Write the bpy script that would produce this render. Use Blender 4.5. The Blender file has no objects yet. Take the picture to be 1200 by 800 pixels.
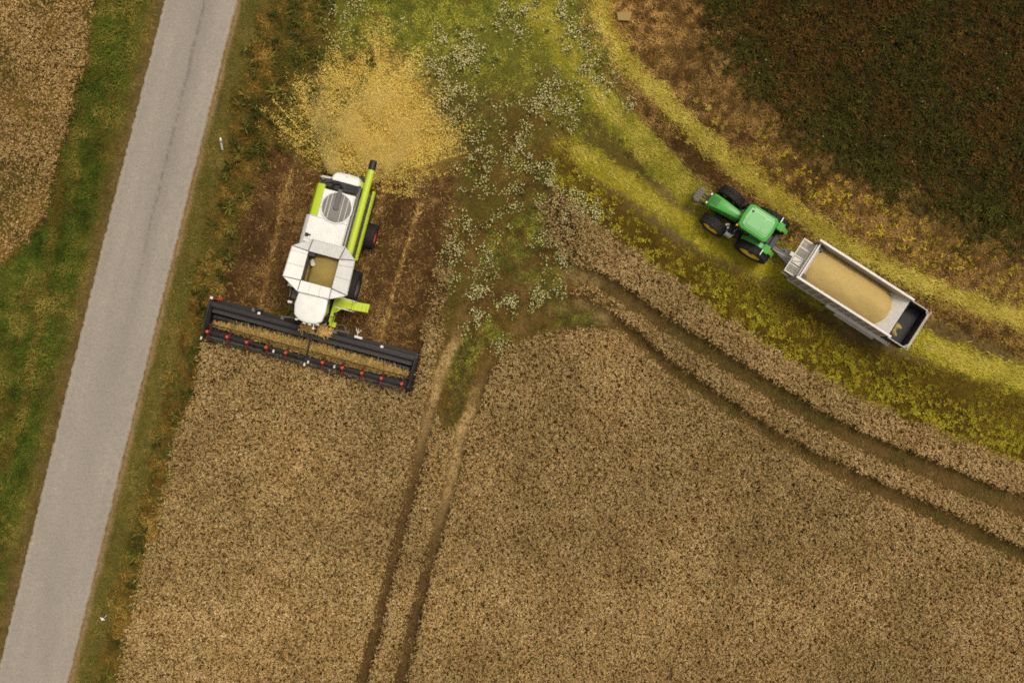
import bpy, bmesh, math, random
import numpy as np
from mathutils import Vector, Matrix

random.seed(7)
rng = np.random.default_rng(11)
sc = bpy.context.scene
COL = sc.collection
R = math.radians
S, H = 0.05, 55.0            # metres of ground per photo pixel, height of the drone


def W(px, py, z=0.0):
    """ground-plan position of something measured in the photo, standing z metres up"""
    k = S * (1 - z / H)
    return ((px - 600) * k, (400 - py) * k)


def lin(c):
    c = np.asarray(c, float) / 255.0
    return np.where(c <= .04045, c / 12.92, ((c + .055) / 1.055) ** 2.4)


GAIN = 1.3


def C3(r, g, b, k=1.0):
    return np.clip(lin((r, g, b)) / GAIN * k, 0.002, 0.86)


# ----------------------------------------------------------------- noise
def _hash(i, j, s):
    h = (i.astype(np.int64) * 374761393 + j.astype(np.int64) * 668265263 + s * 974634777) & 0xffffffff
    h = ((h ^ (h >> 13)) * 1274126177) & 0xffffffff
    h = (h ^ (h >> 16)) & 0xffffffff
    return h / 4294967295.0


def vn(x, y, s=0):
    xi, yi = np.floor(x), np.floor(y)
    fx, fy = x - xi, y - yi
    fx = fx * fx * (3 - 2 * fx); fy = fy * fy * (3 - 2 * fy)
    a, b = _hash(xi, yi, s), _hash(xi + 1, yi, s)
    c, d = _hash(xi, yi + 1, s), _hash(xi + 1, yi + 1, s)
    return (a * (1 - fx) + b * fx) * (1 - fy) + (c * (1 - fx) + d * fx) * fy


def fbm(x, y, s=0, o=3):
    t, a, n = 0, 1, 0
    for k in range(o):
        t = t + a * vn(x * 2 ** k + 17.3 * k, y * 2 ** k - 9.1 * k, s + k); n += a; a *= .55
    return t / n


def sm(a, b, v):
    t = np.clip((v - a) / (b - a), 0, 1)
    return t * t * (3 - 2 * t)


# ----------------------------------------------------------------- plan geometry, in photo pixels
def dline(X, Y, pts):
    best = np.full(X.shape, 1e9); tt = np.zeros(X.shape)
    n = len(pts) - 1
    for k in range(n):
        (x0, y0), (x1, y1) = pts[k], pts[k + 1]
        dx, dy = x1 - x0, y1 - y0
        t = np.clip(((X - x0) * dx + (Y - y0) * dy) / (dx * dx + dy * dy), 0, 1)
        d = np.hypot(X - x0 - t * dx, Y - y0 - t * dy)
        m = d < best
        best = np.where(m, d, best); tt = np.where(m, (k + t) / n, tt)
    return best, tt


def sdp(X, Y, pts):
    """signed distance to a polygon, positive inside"""
    d, _ = dline(X, Y, list(pts) + [pts[0]])
    ins = np.zeros(X.shape, bool)
    n = len(pts)
    for k in range(n):
        (x0, y0), (x1, y1) = pts[k], pts[(k + 1) % n]
        if y0 == y1: continue
        c = ((y0 > Y) != (y1 > Y)) & (X < (x1 - x0) * (Y - y0) / (y1 - y0) + x0)
        ins ^= c
    return np.where(ins, d, -d)


ROAD_L = [(397, -800), (295, -400), (193, 0), (129, 250), (67.5, 500), (0, 777), (-103, 1200), (-200, 1600)]
ROAD_R = [(483, -800), (381, -400), (279, 0), (216, 250), (154, 500), (80, 800), (-19, 1200), (-117, 1600)]


def xat(line, Y):
    ys = [p[1] for p in line]; xs = [p[0] for p in line]
    return np.interp(Y, ys, xs)


RUT_A = [(540, 380), (536, 395), (527, 412), (512, 449), (500, 500), (487, 554), (470, 620), (452, 689), (425, 797), (395, 910)]
RUT_B = [(566, 440), (554, 473), (543, 500), (531, 557), (518, 605), (501, 665), (485, 728), (470, 794), (442, 910)]
RUT_C = [(665, 318), (700, 325), (730, 345), (770, 374), (820, 404), (860, 430), (907, 459), (950, 485), (1005, 515), (1062, 540), (1112, 560), (1175, 585), (1330, 640)]
RUT_D = [(655, 350), (700, 364), (740, 390), (780, 425), (830, 460), (870, 487), (908, 511), (950, 535), (987, 554), (1055, 583), (1119, 612), (1197, 650), (1330, 712)]
CROP_A = [(238, 400), (482, 460), (490, 425), (513, 315), (526, 318), (516, 395), (510, 430), (512, 500), (500, 540), (478, 640), (440, 800), (410, 910), (105, 910), (140, 800), (150, 740), (165, 680), (190, 600), (205, 520), (226, 470)]
CROP_C = [(500, 530), (512, 505), (540, 500), (562, 485), (576, 435), (600, 408), (640, 392), (690, 384), (740, 396), (1330, 730), (1330, 910), (380, 910), (420, 800)]
CROP_E = [(650, 222), (690, 252), (720, 278), (760, 308), (800, 337), (850, 374), (900, 405), (950, 437), (1010, 470), (1072, 497), (1125, 515), (1200, 545), (1330, 600), (1330, 780), (1100, 640), (905, 545), (800, 455), (735, 400), (690, 357), (668, 343), (690, 322), (665, 300), (645, 285), (632, 245)]
CROP_L = [(-140, -120), (122, -120), (108, 0), (100, 60), (82, 130), (66, 200), (52, 255), (22, 295), (-4, 318), (-140, 390)]
STUB = [(248, 352), (270, 295), (290, 225), (318, 165), (350, 180), (420, 215), (535, 190), (536, 250), (524, 320), (500, 400), (487, 440), (380, 430)]
SCRUB = [(815, -140), (838, 40), (880, 100), (930, 150), (990, 195), (1060, 232), (1120, 262), (1200, 285), (1340, 330), (1340, -140)]
BROWN = [(690, -140), (700, 0), (720, 50), (770, 110), (840, 178), (905, 232), (1000, 298), (1080, 332), (1200, 372), (1340, 410), (1340, 330), (1200, 290), (1110, 265), (1000, 205), (900, 125), (840, 60), (812, -140)]
YWEED = [(640, 165), (700, 215), (760, 262), (800, 292), (860, 318), (930, 352), (1000, 402), (1060, 420), (1120, 437), (1200, 462), (1340, 510), (1340, 600), (1200, 548), (1125, 518), (1072, 500), (1010, 473), (950, 440), (900, 408), (850, 377), (800, 340), (760, 311), (720, 281), (690, 255), (652, 224)]
LANE_LOW = [(640, 152), (690, 188), (740, 218), (790, 255), (840, 288), (910, 318), (1000, 362), (1070, 398), (1130, 422), (1200, 446), (1340, 490)]
LANE_MID = [(590, -140), (630, 0), (665, 60), (705, 115), (755, 170), (795, 215), (850, 262), (920, 300), (1000, 345)]
LANE_UP = [(690, -140), (705, 20), (735, 78), (795, 138), (850, 187), (915, 238), (1005, 302), (1085, 338), (1200, 375), (1340, 415)]
LANE_TAN = [(1075, 358), (1130, 366), (1200, 388), (1340, 430)]
DARKGAP = [(715, 80), (760, 130), (805, 172), (835, 205), (900, 255), (960, 292), (1040, 340), (1100, 362), (1200, 405), (1340, 455)]
CHAFF = [(328, 142), (352, 112), (356, 84), (398, 62), (418, 52), (440, 36), (456, 60), (492, 66), (504, 104), (520, 128), (541, 182), (505, 206), (470, 215), (440, 214), (425, 205), (385, 205), (360, 190), (345, 160)]
STRAW1 = [(352, 170), (333, 230), (318, 300), (305, 362)]
STRAW2 = [(492, 240), (478, 285), (463, 335), (447, 398)]
STRAW3 = [(452, 215), (440, 260), (425, 330)]
MEADOW = [(372, -140), (385, 40), (395, 75), (470, 60), (505, 110), (540, 190), (528, 300), (515, 400), (500, 470), (545, 500), (580, 420), (650, 380), (700, 380), (690, 330), (640, 280), (640, 200), (690, 250), (650, 170), (720, 215), (800, 215), (745, 150), (715, 70), (690, -140)]
FLOWERS = [  # (x, y, radius, amount) of the white flowering patches
    (522, 45, 16, .5), (512, 88, 20, 1), (530, 108, 22, .9), (520, 130, 18, .6), (548, 60, 22, .6), (535, 70, 14, .8), (590, 18, 14, .5), (612, 40, 12, .6), (617, 10, 12, .5),
    (665, 20, 14, 1), (680, 48, 16, 1), (692, 72, 15, 1), (704, 95, 13, .9), (640, 118, 20, 1), (660, 130, 16, .8), (625, 115, 14, .7), (650, 95, 12, .6), (675, 110, 10, .5),
    (555, 160, 14, .6), (560, 190, 16, .6), (558, 215, 14, .6), (605, 165, 14, .7), (608, 190, 14, .6), (615, 150, 10, .6), (590, 130, 12, .3),
    (645, 205, 16, .8), (670, 235, 20, 1), (685, 250, 18, 1), (655, 245, 18, .9), (640, 235, 14, .8), (690, 275, 22, .8), (660, 280, 20, .7), (650, 300, 16, .6), (662, 303, 14, .7), (705, 280, 18, .6),
    (540, 270, 14, .5), (535, 290, 15, .6), (530, 320, 12, .4), (565, 310, 14, .6), (562, 335, 12, .6), (574, 285, 10, .5), (555, 345, 8, .7), (588, 352, 8, .6), (600, 353, 9, .8), (625, 348, 10, .9), (560, 370, 8, .8), (549, 383, 7, .8), (656, 344, 7, .8), (590, 404, 10, .9), (580, 410, 7, .7), (630, 282, 8, .4),
    (395, 18, 14, .5), (392, 45, 10, .4), (470, 25, 14, .3), (700, 110, 8, .5), (735, 120, 8, .5), (415, 5, 12, .4), (580, 260, 25, .2), (600, 230, 30, .2)]


def PX(x, y, z=0.0):
    k = S * (1 - z / H)
    return 600 + x / k, 400 - y / k


def ruts(X, Y, z=0):
    """0..1, how much of a wheel track lies here"""
    t = 0
    wob = (fbm(X / 14, Y / 14, 5) - .5) * 5
    for ln, w0, w1 in ((RUT_A, 8, 8.5), (RUT_B, 8, 9), (RUT_C, 10, 14.5), (RUT_D, 9, 11)):
        d, u = dline(X, Y, ln)
        w = w0 + (w1 - w0) * u
        t = np.maximum(t, 1 - sm(w - 5, w + 4, d + wob))
    return t


def crop_mask(X, Y):
    wob = (fbm(X / 16, Y / 16, 31) - .5) * 14
    d = np.maximum(np.maximum(sdp(X, Y, CROP_A), sdp(X, Y, CROP_C)), sdp(X, Y, CROP_E)) + wob
    m = sm(-7, 7, d) * (1 - ruts(X, Y))
    m = m * (1 - .75 * sm(760, 692, X) * sm(318, 332, Y) * sm(392, 376, Y))
    # nothing stands under the harvester's table
    return m


def field_mask(X, Y):
    d = np.maximum(np.maximum(sdp(X, Y, CROP_A), sdp(X, Y, CROP_C)), sdp(X, Y, CROP_E))
    return sm(-6, 6, d)


def lanes(X, Y):
    wob = (fbm(X / 20, Y / 20, 77, 2) - .5) * 10
    out = []
    for ln, w0, w1 in ((LANE_LOW, 12, 15), (LANE_MID, 22, 12), (LANE_UP, 13, 14), (LANE_TAN, 13, 16)):
        d, u = dline(X, Y, ln)
        w = w0 + (w1 - w0) * u
        wob2 = (vn(np.where(np.abs(Y) < 1e9, X, X) / 5, Y / 5, 78) - .5) * 8
        out.append((1 - sm(w - 9, w + 7, d + wob + wob2)) * (sm(-.02, .13, u) if ln is LANE_LOW or ln is LANE_TAN else 1))
    d, gu = dline(X, Y, DARKGAP)
    gap = (1 - sm(8, 19, d + wob)) * sm(-.02, .08, gu)
    out = [o * (1 - .9 * gap) for o in out]
    return out, gap


# ----------------------------------------------------------------- tags and materials
def tag(o, label=None, cat=None, group=None, kind=None):
    if label: o['label'] = label
    if cat: o['category'] = cat
    if group: o['group'] = group
    if kind: o['kind'] = kind
    return o


def empty(name, loc=(0, 0, 0), rz=0.0):
    o = bpy.data.objects.new(name, None)
    COL.objects.link(o); o.location = loc; o.rotation_euler = (0, 0, rz)
    o.empty_display_size = .3
    return o


def nodes(name):
    m = bpy.data.materials.new(name); m.use_nodes = True
    nt = m.node_tree; nt.nodes.clear()
    out = nt.nodes.new('ShaderNodeOutputMaterial')
    p = nt.nodes.new('ShaderNodeBsdfPrincipled')
    nt.links.new(p.outputs[0], out.inputs[0])
    return m, nt, p


def paint(name, col, rough=.4, metal=0.0, dirt=.25, dirt_col=(.16, .11, .05), scale=2.5, spec=.4, bump=0.0, fine=40):
    """solid paint or metal with dust and streaks of its own"""
    m, nt, p = nodes(name)
    tc = nt.nodes.new('ShaderNodeTexCoord')
    n = nt.nodes.new('ShaderNodeTexNoise'); n.inputs['Scale'].default_value = scale; n.inputs['Detail'].default_value = 6; n.inputs['Roughness'].default_value = .65
    n2 = nt.nodes.new('ShaderNodeTexNoise'); n2.inputs['Scale'].default_value = fine; n2.inputs['Detail'].default_value = 3
    nt.links.new(tc.outputs['Object'], n.inputs['Vector']); nt.links.new(tc.outputs['Object'], n2.inputs['Vector'])
    r = nt.nodes.new('ShaderNodeValToRGB'); r.color_ramp.elements[0].position = .42; r.color_ramp.elements[1].position = .78
    nt.links.new(n.outputs['Fac'], r.inputs[0])
    mu = nt.nodes.new('ShaderNodeMath'); mu.operation = 'MULTIPLY'; mu.inputs[1].default_value = dirt
    nt.links.new(r.outputs[0], mu.inputs[0])
    mx = nt.nodes.new('ShaderNodeMix'); mx.data_type = 'RGBA'
    mx.inputs[6].default_value = (*col, 1); mx.inputs[7].default_value = (*dirt_col, 1)
    nt.links.new(mu.outputs[0], mx.inputs[0])
    hs = nt.nodes.new('ShaderNodeHueSaturation')
    mr = nt.nodes.new('ShaderNodeMapRange'); mr.inputs[1].default_value = .3; mr.inputs[2].default_value = .7; mr.inputs[3].default_value = .9; mr.inputs[4].default_value = 1.08
    nt.links.new(n2.outputs['Fac'], mr.inputs[0]); nt.links.new(mr.outputs[0], hs.inputs['Value']); nt.links.new(mx.outputs[2], hs.inputs['Color'])
    nt.links.new(hs.outputs[0], p.inputs['Base Color'])
    p.inputs['Roughness'].default_value = rough; p.inputs['Metallic'].default_value = metal
    p.inputs['Specular IOR Level'].default_value = spec
    if bump:
        b = nt.nodes.new('ShaderNodeBump'); b.inputs['Strength'].default_value = bump; b.inputs['Distance'].default_value = .02
        nt.links.new(n2.outputs['Fac'], b.inputs['Height']); nt.links.new(b.outputs[0], p.inputs['Normal'])
    return m


def attr_mat(name, rough=.85, spec=.15, noise=0.0, nscale=30.0, bump=0.0, translucent=0.0):
    m, nt, p = nodes(name)
    a = nt.nodes.new('ShaderNodeAttribute'); a.attribute_name = 'Col'
    col = a.outputs['Color']
    if noise:
        tc = nt.nodes.new('ShaderNodeTexCoord')
        n = nt.nodes.new('ShaderNodeTexNoise'); n.inputs['Scale'].default_value = nscale; n.inputs['Detail'].default_value = 6; n.inputs['Roughness'].default_value = .7
        nt.links.new(tc.outputs['Object'], n.inputs['Vector'])
        mr = nt.nodes.new('ShaderNodeMapRange'); mr.inputs[1].default_value = .3; mr.inputs[2].default_value = .7
        mr.inputs[3].default_value = 1 - noise; mr.inputs[4].default_value = 1 + noise
        nt.links.new(n.outputs['Fac'], mr.inputs[0])
        hs = nt.nodes.new('ShaderNodeHueSaturation')
        nt.links.new(mr.outputs[0], hs.inputs['Value']); nt.links.new(col, hs.inputs['Color'])
        col = hs.outputs[0]
        if bump:
            b = nt.nodes.new('ShaderNodeBump'); b.inputs['Strength'].default_value = bump; b.inputs['Distance'].default_value = .04
            nt.links.new(n.outputs['Fac'], b.inputs['Height']); nt.links.new(b.outputs[0], p.inputs['Normal'])
    nt.links.new(col, p.inputs['Base Color'])
    p.inputs['Roughness'].default_value = rough; p.inputs['Specular IOR Level'].default_value = spec
    if translucent:
        t = nt.nodes.new('ShaderNodeBsdfTranslucent'); nt.links.new(col, t.inputs['Color'])
        mxs = nt.nodes.new('ShaderNodeMixShader'); mxs.inputs[0].default_value = translucent
        nt.links.new(p.outputs[0], mxs.inputs[1]); nt.links.new(t.outputs[0], mxs.inputs[2])
        out = [q for q in nt.nodes if q.type == 'OUTPUT_MATERIAL'][0]
        nt.links.new(mxs.outputs[0], out.inputs[0])
    return m


M = {}
M['plants'] = attr_mat('plant_blades', .8, .12)
M['soil'] = attr_mat('soil', .95, .1, noise=.35, nscale=6.0, bump=.6)
M['white'] = paint('white_paint', (.83, .81, .77), .35, dirt=.24, dirt_col=(.45, .38, .26))
M['lime'] = paint('lime_paint', (.50, .62, .028), .35, dirt=.2, dirt_col=(.35, .30, .08))
M['dark'] = paint('dark_grey_metal', (.034, .031, .032), .5, dirt=.35, dirt_col=(.11, .08, .05), scale=4)
M['black_steel'] = paint('black_header_steel', (.019, .017, .017), .5, dirt=.3, dirt_col=(.07, .052, .034), scale=4)
M['grey'] = paint('mid_grey_metal', (.13, .12, .115), .5, dirt=.4, dirt_col=(.2, .15, .09), scale=5)
M['black'] = paint('black_plastic', (.012, .012, .014), .5, dirt=.2, dirt_col=(.06, .045, .03))
M['rubber'] = paint('tyre_rubber', (.020, .018, .018), .75, dirt=.5, dirt_col=(.055, .042, .032), scale=6, spec=.25)
M['red'] = paint('red_paint', (.62, .035, .022), .4, dirt=.1)
M['reel_red'] = paint('red_plastic', (.62, .075, .035), .45, dirt=.05)
M['spider'] = paint('dark_red_plastic', (.16, .022, .016), .5, dirt=.3)
M['screen'] = paint('radiator_mesh', (.24, .225, .20), .6, dirt=.4, dirt_col=(.15, .13, .1), scale=8)
M['green'] = paint('green_paint', (.072, .36, .055), .3, dirt=.1, dirt_col=(.2, .3, .08), scale=1.6)
M['yellow'] = paint('yellow_paint', (.86, .60, .02), .35, dirt=.05)
M['galv'] = paint('galvanised_metal', (.58, .54, .48), .45, metal=.0, dirt=.3, dirt_col=(.25, .2, .14), scale=3)
M['galv_light'] = paint('bare_aluminium', (.70, .65, .58), .4, metal=.0, dirt=.35, dirt_col=(.34, .29, .21), scale=3)
M['tub'] = paint('dusty_trailer_wall', (.38, .35, .30), .5, dirt=.6, dirt_col=(.22, .18, .12), scale=2.2)
M['floor_plate'] = paint('worn_floor_plate', (.70, .65, .60), .45, dirt=.5, dirt_col=(.42, .36, .28), scale=5)
M['cast'] = paint('cast_iron_weight', (.15, .13, .11), .7, dirt=.5, dirt_col=(.22, .18, .12), scale=7)
M['amber'] = paint('amber_lens', (.8, .3, .03), .2, dirt=0)
M['lamp'] = paint('clear_lens', (.75, .72, .66), .15, dirt=0)
M['liner'] = paint('black_rubber_liner', (.022, .020, .024), .6, dirt=.5, dirt_col=(.06, .05, .045), scale=3)
M['grain'] = paint('wheat_grain', tuple(C3(206, 178, 112, 1.05)), .9, dirt=.3, dirt_col=tuple(C3(182, 154, 92)), scale=1.2, spec=.1, bump=.5, fine=60)
M['grain_olive'] = paint('grain_in_tank', tuple(C3(170, 148, 84, 1.0)), .9, dirt=.4, dirt_col=tuple(C3(140, 118, 58)), scale=2, spec=.1, bump=.4, fine=60)
M['wood'] = paint('weathered_board', tuple(C3(172, 142, 82)), .8, dirt=.4, dirt_col=tuple(C3(150, 120, 65)), scale=5)
g, nt, p = nodes('cab_glass')
p.inputs['Base Color'].default_value = (.10, .13, .12, 1); p.inputs['Roughness'].default_value = .05; p.inputs['Transmission Weight'].default_value = .6
M['glass'] = g


# ----------------------------------------------------------------- mesh builder for machines
K_PLAN = 1.0     # plan scale of the machine being built


class MB:
    def __init__(s):
        s.v = []; s.f = []

    def add(s, vs, fs):
        o = len(s.v); s.v += [tuple(q) for q in vs]; s.f += [tuple(i + o for i in f) for f in fs]
        return s

    def hexa(s, p):          # bottom four (ccw), top four
        return s.add(p, [(3, 2, 1, 0), (4, 5, 6, 7), (0, 1, 5, 4), (1, 2, 6, 5), (2, 3, 7, 6), (3, 0, 4, 7)])

    def box(s, x0, x1, y0, y1, z0, z1):
        return s.hexa([(x0, y0, z0), (x1, y0, z0), (x1, y1, z0), (x0, y1, z0), (x0, y0, z1), (x1, y0, z1), (x1, y1, z1), (x0, y1, z1)])

    def obox(s, c, ax, ay, az):   # centre and three half-axis vectors
        c, ax, ay, az = map(Vector, (c, ax, ay, az))
        return s.hexa([c - ax - ay - az, c + ax - ay - az, c + ax + ay - az, c - ax + ay - az, c - ax - ay + az, c + ax - ay + az, c + ax + ay + az, c - ax + ay + az])

    def prism(s, poly, axis, a, b):
        n = len(poly)
        def P(q, t):
            return {'x': (t, q[0], q[1]), 'y': (q[0], t, q[1]), 'z': (q[0], q[1], t)}[axis]
        vs = [P(q, a) for q in poly] + [P(q, b) for q in poly]
        fs = [tuple(range(n - 1, -1, -1)), tuple(range(n, 2 * n))] + [(i, (i + 1) % n, n + (i + 1) % n, n + i) for i in range(n)]
        return s.add(vs, fs)

    def loft(s, rings, cap=True):
        n = len(rings[0]); vs = [p for r in rings for p in r]; fs = []
        for k in range(len(rings) - 1):
            for i in range(n):
                j = (i + 1) % n
                fs.append((k * n + i, k * n + j, (k + 1) * n + j, (k + 1) * n + i))
        if cap:
            fs.append(tuple(range(n - 1, -1, -1))); fs.append(tuple((len(rings) - 1) * n + i for i in range(n)))
        return s.add(vs, fs)

    def tube(s, pts, r, seg=8):
        pts = [Vector(p) for p in pts]; rings = []
        for k, p in enumerate(pts):
            d = (pts[min(k + 1, len(pts) - 1)] - pts[max(k - 1, 0)]).normalized()
            u = d.cross(Vector((0, 0, 1)))
            if u.length < 1e-3: u = Vector((1, 0, 0))
            u.normalize(); w = u.cross(d)
            rr = r[k] if isinstance(r, (list, tuple)) else r
            rings.append([tuple(p + (u * math.cos(2 * math.pi * i / seg) + w * math.sin(2 * math.pi * i / seg)) * rr) for i in range(seg)])
        return s.loft(rings)

    def lathe(s, prof, c, axis='y', seg=32):   # prof: (radius, offset along the axis), closed profile ends on the axis or not
        rings = []
        for r, t in prof:
            ring = []
            for i in range(seg):
                a = 2 * math.pi * i / seg; ca, sa = r * math.cos(a), r * math.sin(a)
                ring.append({'y': (c[0] + ca, c[1] + t, c[2] + sa), 'x': (c[0] + t, c[1] + ca, c[2] + sa), 'z': (c[0] + ca, c[1] + sa, c[2] + t)}[axis])
            rings.append(ring)
        return s.loft(rings)

    def surf(s, fn, nu, nv):
        vs = [fn(i / nu, j / nv) for j in range(nv + 1) for i in range(nu + 1)]
        fs = [(j * (nu + 1) + i, j * (nu + 1) + i + 1, (j + 1) * (nu + 1) + i + 1, (j + 1) * (nu + 1) + i) for j in range(nv) for i in range(nu)]
        return s.add(vs, fs)

    def build(s, name, mat, parent=None, bevel=0.0, smooth=True, seg=2, angle=35, loc=None):
        me = bpy.data.meshes.new(name); me.from_pydata([(x * K_PLAN, y * K_PLAN, z) for x, y, z in s.v], [], s.f)
        bm = bmesh.new(); bm.from_mesh(me); bmesh.ops.recalc_face_normals(bm, faces=bm.faces); bm.to_mesh(me); bm.free()
        if smooth:
            me.shade_smooth(); me.set_sharp_from_angle(angle=R(angle))
        me.materials.append(mat)
        o = bpy.data.objects.new(name, me); COL.objects.link(o)
        if parent: o.parent = parent
        if loc: o.location = loc
        if bevel:
            b = o.modifiers.new('bevel', 'BEVEL'); b.width = bevel; b.segments = seg; b.limit_method = 'ANGLE'; b.angle_limit = R(40); b.harden_normals = False
        return o


def rrect(x0, x1, y0, y1, r, n=5):
    out = []
    for cx, cy, a0 in ((x1 - r, y1 - r, 0), (x0 + r, y1 - r, 90), (x0 + r, y0 + r, 180), (x1 - r, y0 + r, 270)):
        for k in range(n + 1):
            a = R(a0 + 90 * k / n); out.append((cx + r * math.cos(a), cy + r * math.sin(a)))
    return out


def make_wheel(parent, c, r, w, rim_r, rim_mat, axis='y', out=1, lugs=20, steer=0.0, rim_name='rim'):
    """hub with tyre and rim as its children; axis is the axle's local direction"""
    hub = MB()
    prof = [(0, -w * .30), (.16 * r, -w * .30), (.16 * r, w * .36), (.10 * r, w * .40), (0, w * .40)]
    if out < 0: prof = [(a, -t) for a, t in prof]
    hub.lathe([(max(a, .002), t) for a, t in prof], (0, 0, 0), axis, 16)
    h = hub.build('wheel', M['grey'], parent, loc=c)
    if steer: h.rotation_euler = (0, 0, steer)
    t = MB(); hw = w / 2
    prof = [(rim_r, -hw * .78), (rim_r * 1.08, -hw * .95), ((r + rim_r) / 2, -hw * 1.04), (r * .93, -hw * .98), (r * .97, -hw * .8), (r * .985, 0), (r * .97, hw * .8), (r * .93, hw * .98), ((r + rim_r) / 2, hw * 1.04), (rim_r * 1.08, hw * .95), (rim_r, hw * .78), (rim_r, -hw * .78)]
    n = 48
    rings = []
    for rr, tt in prof[:-1]:
        ring = []
        for i in range(n):
            a = 2 * math.pi * i / n; ca, sa = rr * math.cos(a), rr * math.sin(a)
            ring.append((ca, tt, sa) if axis == 'y' else (tt, ca, sa))
        rings.append(ring)
    rings.append(rings[0]); t.loft(rings, cap=False)
    for k in range(lugs):                       # chevron tread
        for sgn in (-1, 1):
            a0 = 2 * math.pi * (k + (.5 if sgn > 0 else 0)) / lugs
            a1 = a0 + .9 * 2 * math.pi / lugs
            ps = []
            for rr in (r * .96, r * 1.035):
                for (tt, aa, wd) in ((0.02 * sgn * w, a1, .045), (hw * .97 * sgn, a0, .06)):
                    for q in (-1, 1):
                        an = aa + q * wd / r * .9
                        sh = 1 if tt * sgn < hw * .5 else .975
                        ca, sa = rr * sh * math.cos(an), rr * sh * math.sin(an)
                        ps.append((ca, tt, sa) if axis == 'y' else (tt, ca, sa))
            b = [ps[0], ps[1], ps[3], ps[2], ps[4], ps[5], ps[7], ps[6]]
            t.hexa(b)
    t.build('tyre', M['rubber'], h, angle=28)
    d = MB()
    pr = [(.15 * r, .10 * w), (.30 * r, .12 * w), (.42 * rim_r + .25 * r, .38 * w), (rim_r * .86, .42 * w), (rim_r * 1.0, .44 * w), (rim_r * 1.04, .43 * w), (rim_r * 1.0, .36 * w), (rim_r * .99, -.36 * w), (rim_r * .9, -.36 * w), (.15 * r, .04 * w)]
    if out < 0: pr = [(a, -q) for a, q in pr]
    d.lathe(pr, (0, 0, 0), axis, 32)
    for k in range(10):
        a = 2 * math.pi * k / 10; q = .24 * r; z = (.115 * w + .02) * (1 if out > 0 else -1)
        ce = (q * math.cos(a), z, q * math.sin(a)) if axis == 'y' else (z, q * math.cos(a), q * math.sin(a))
        d.obox(ce, (.022, 0, 0), (0, .022, 0), (0, 0, .022))
    d.build(rim_name, rim_mat, h)
    return h


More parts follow.
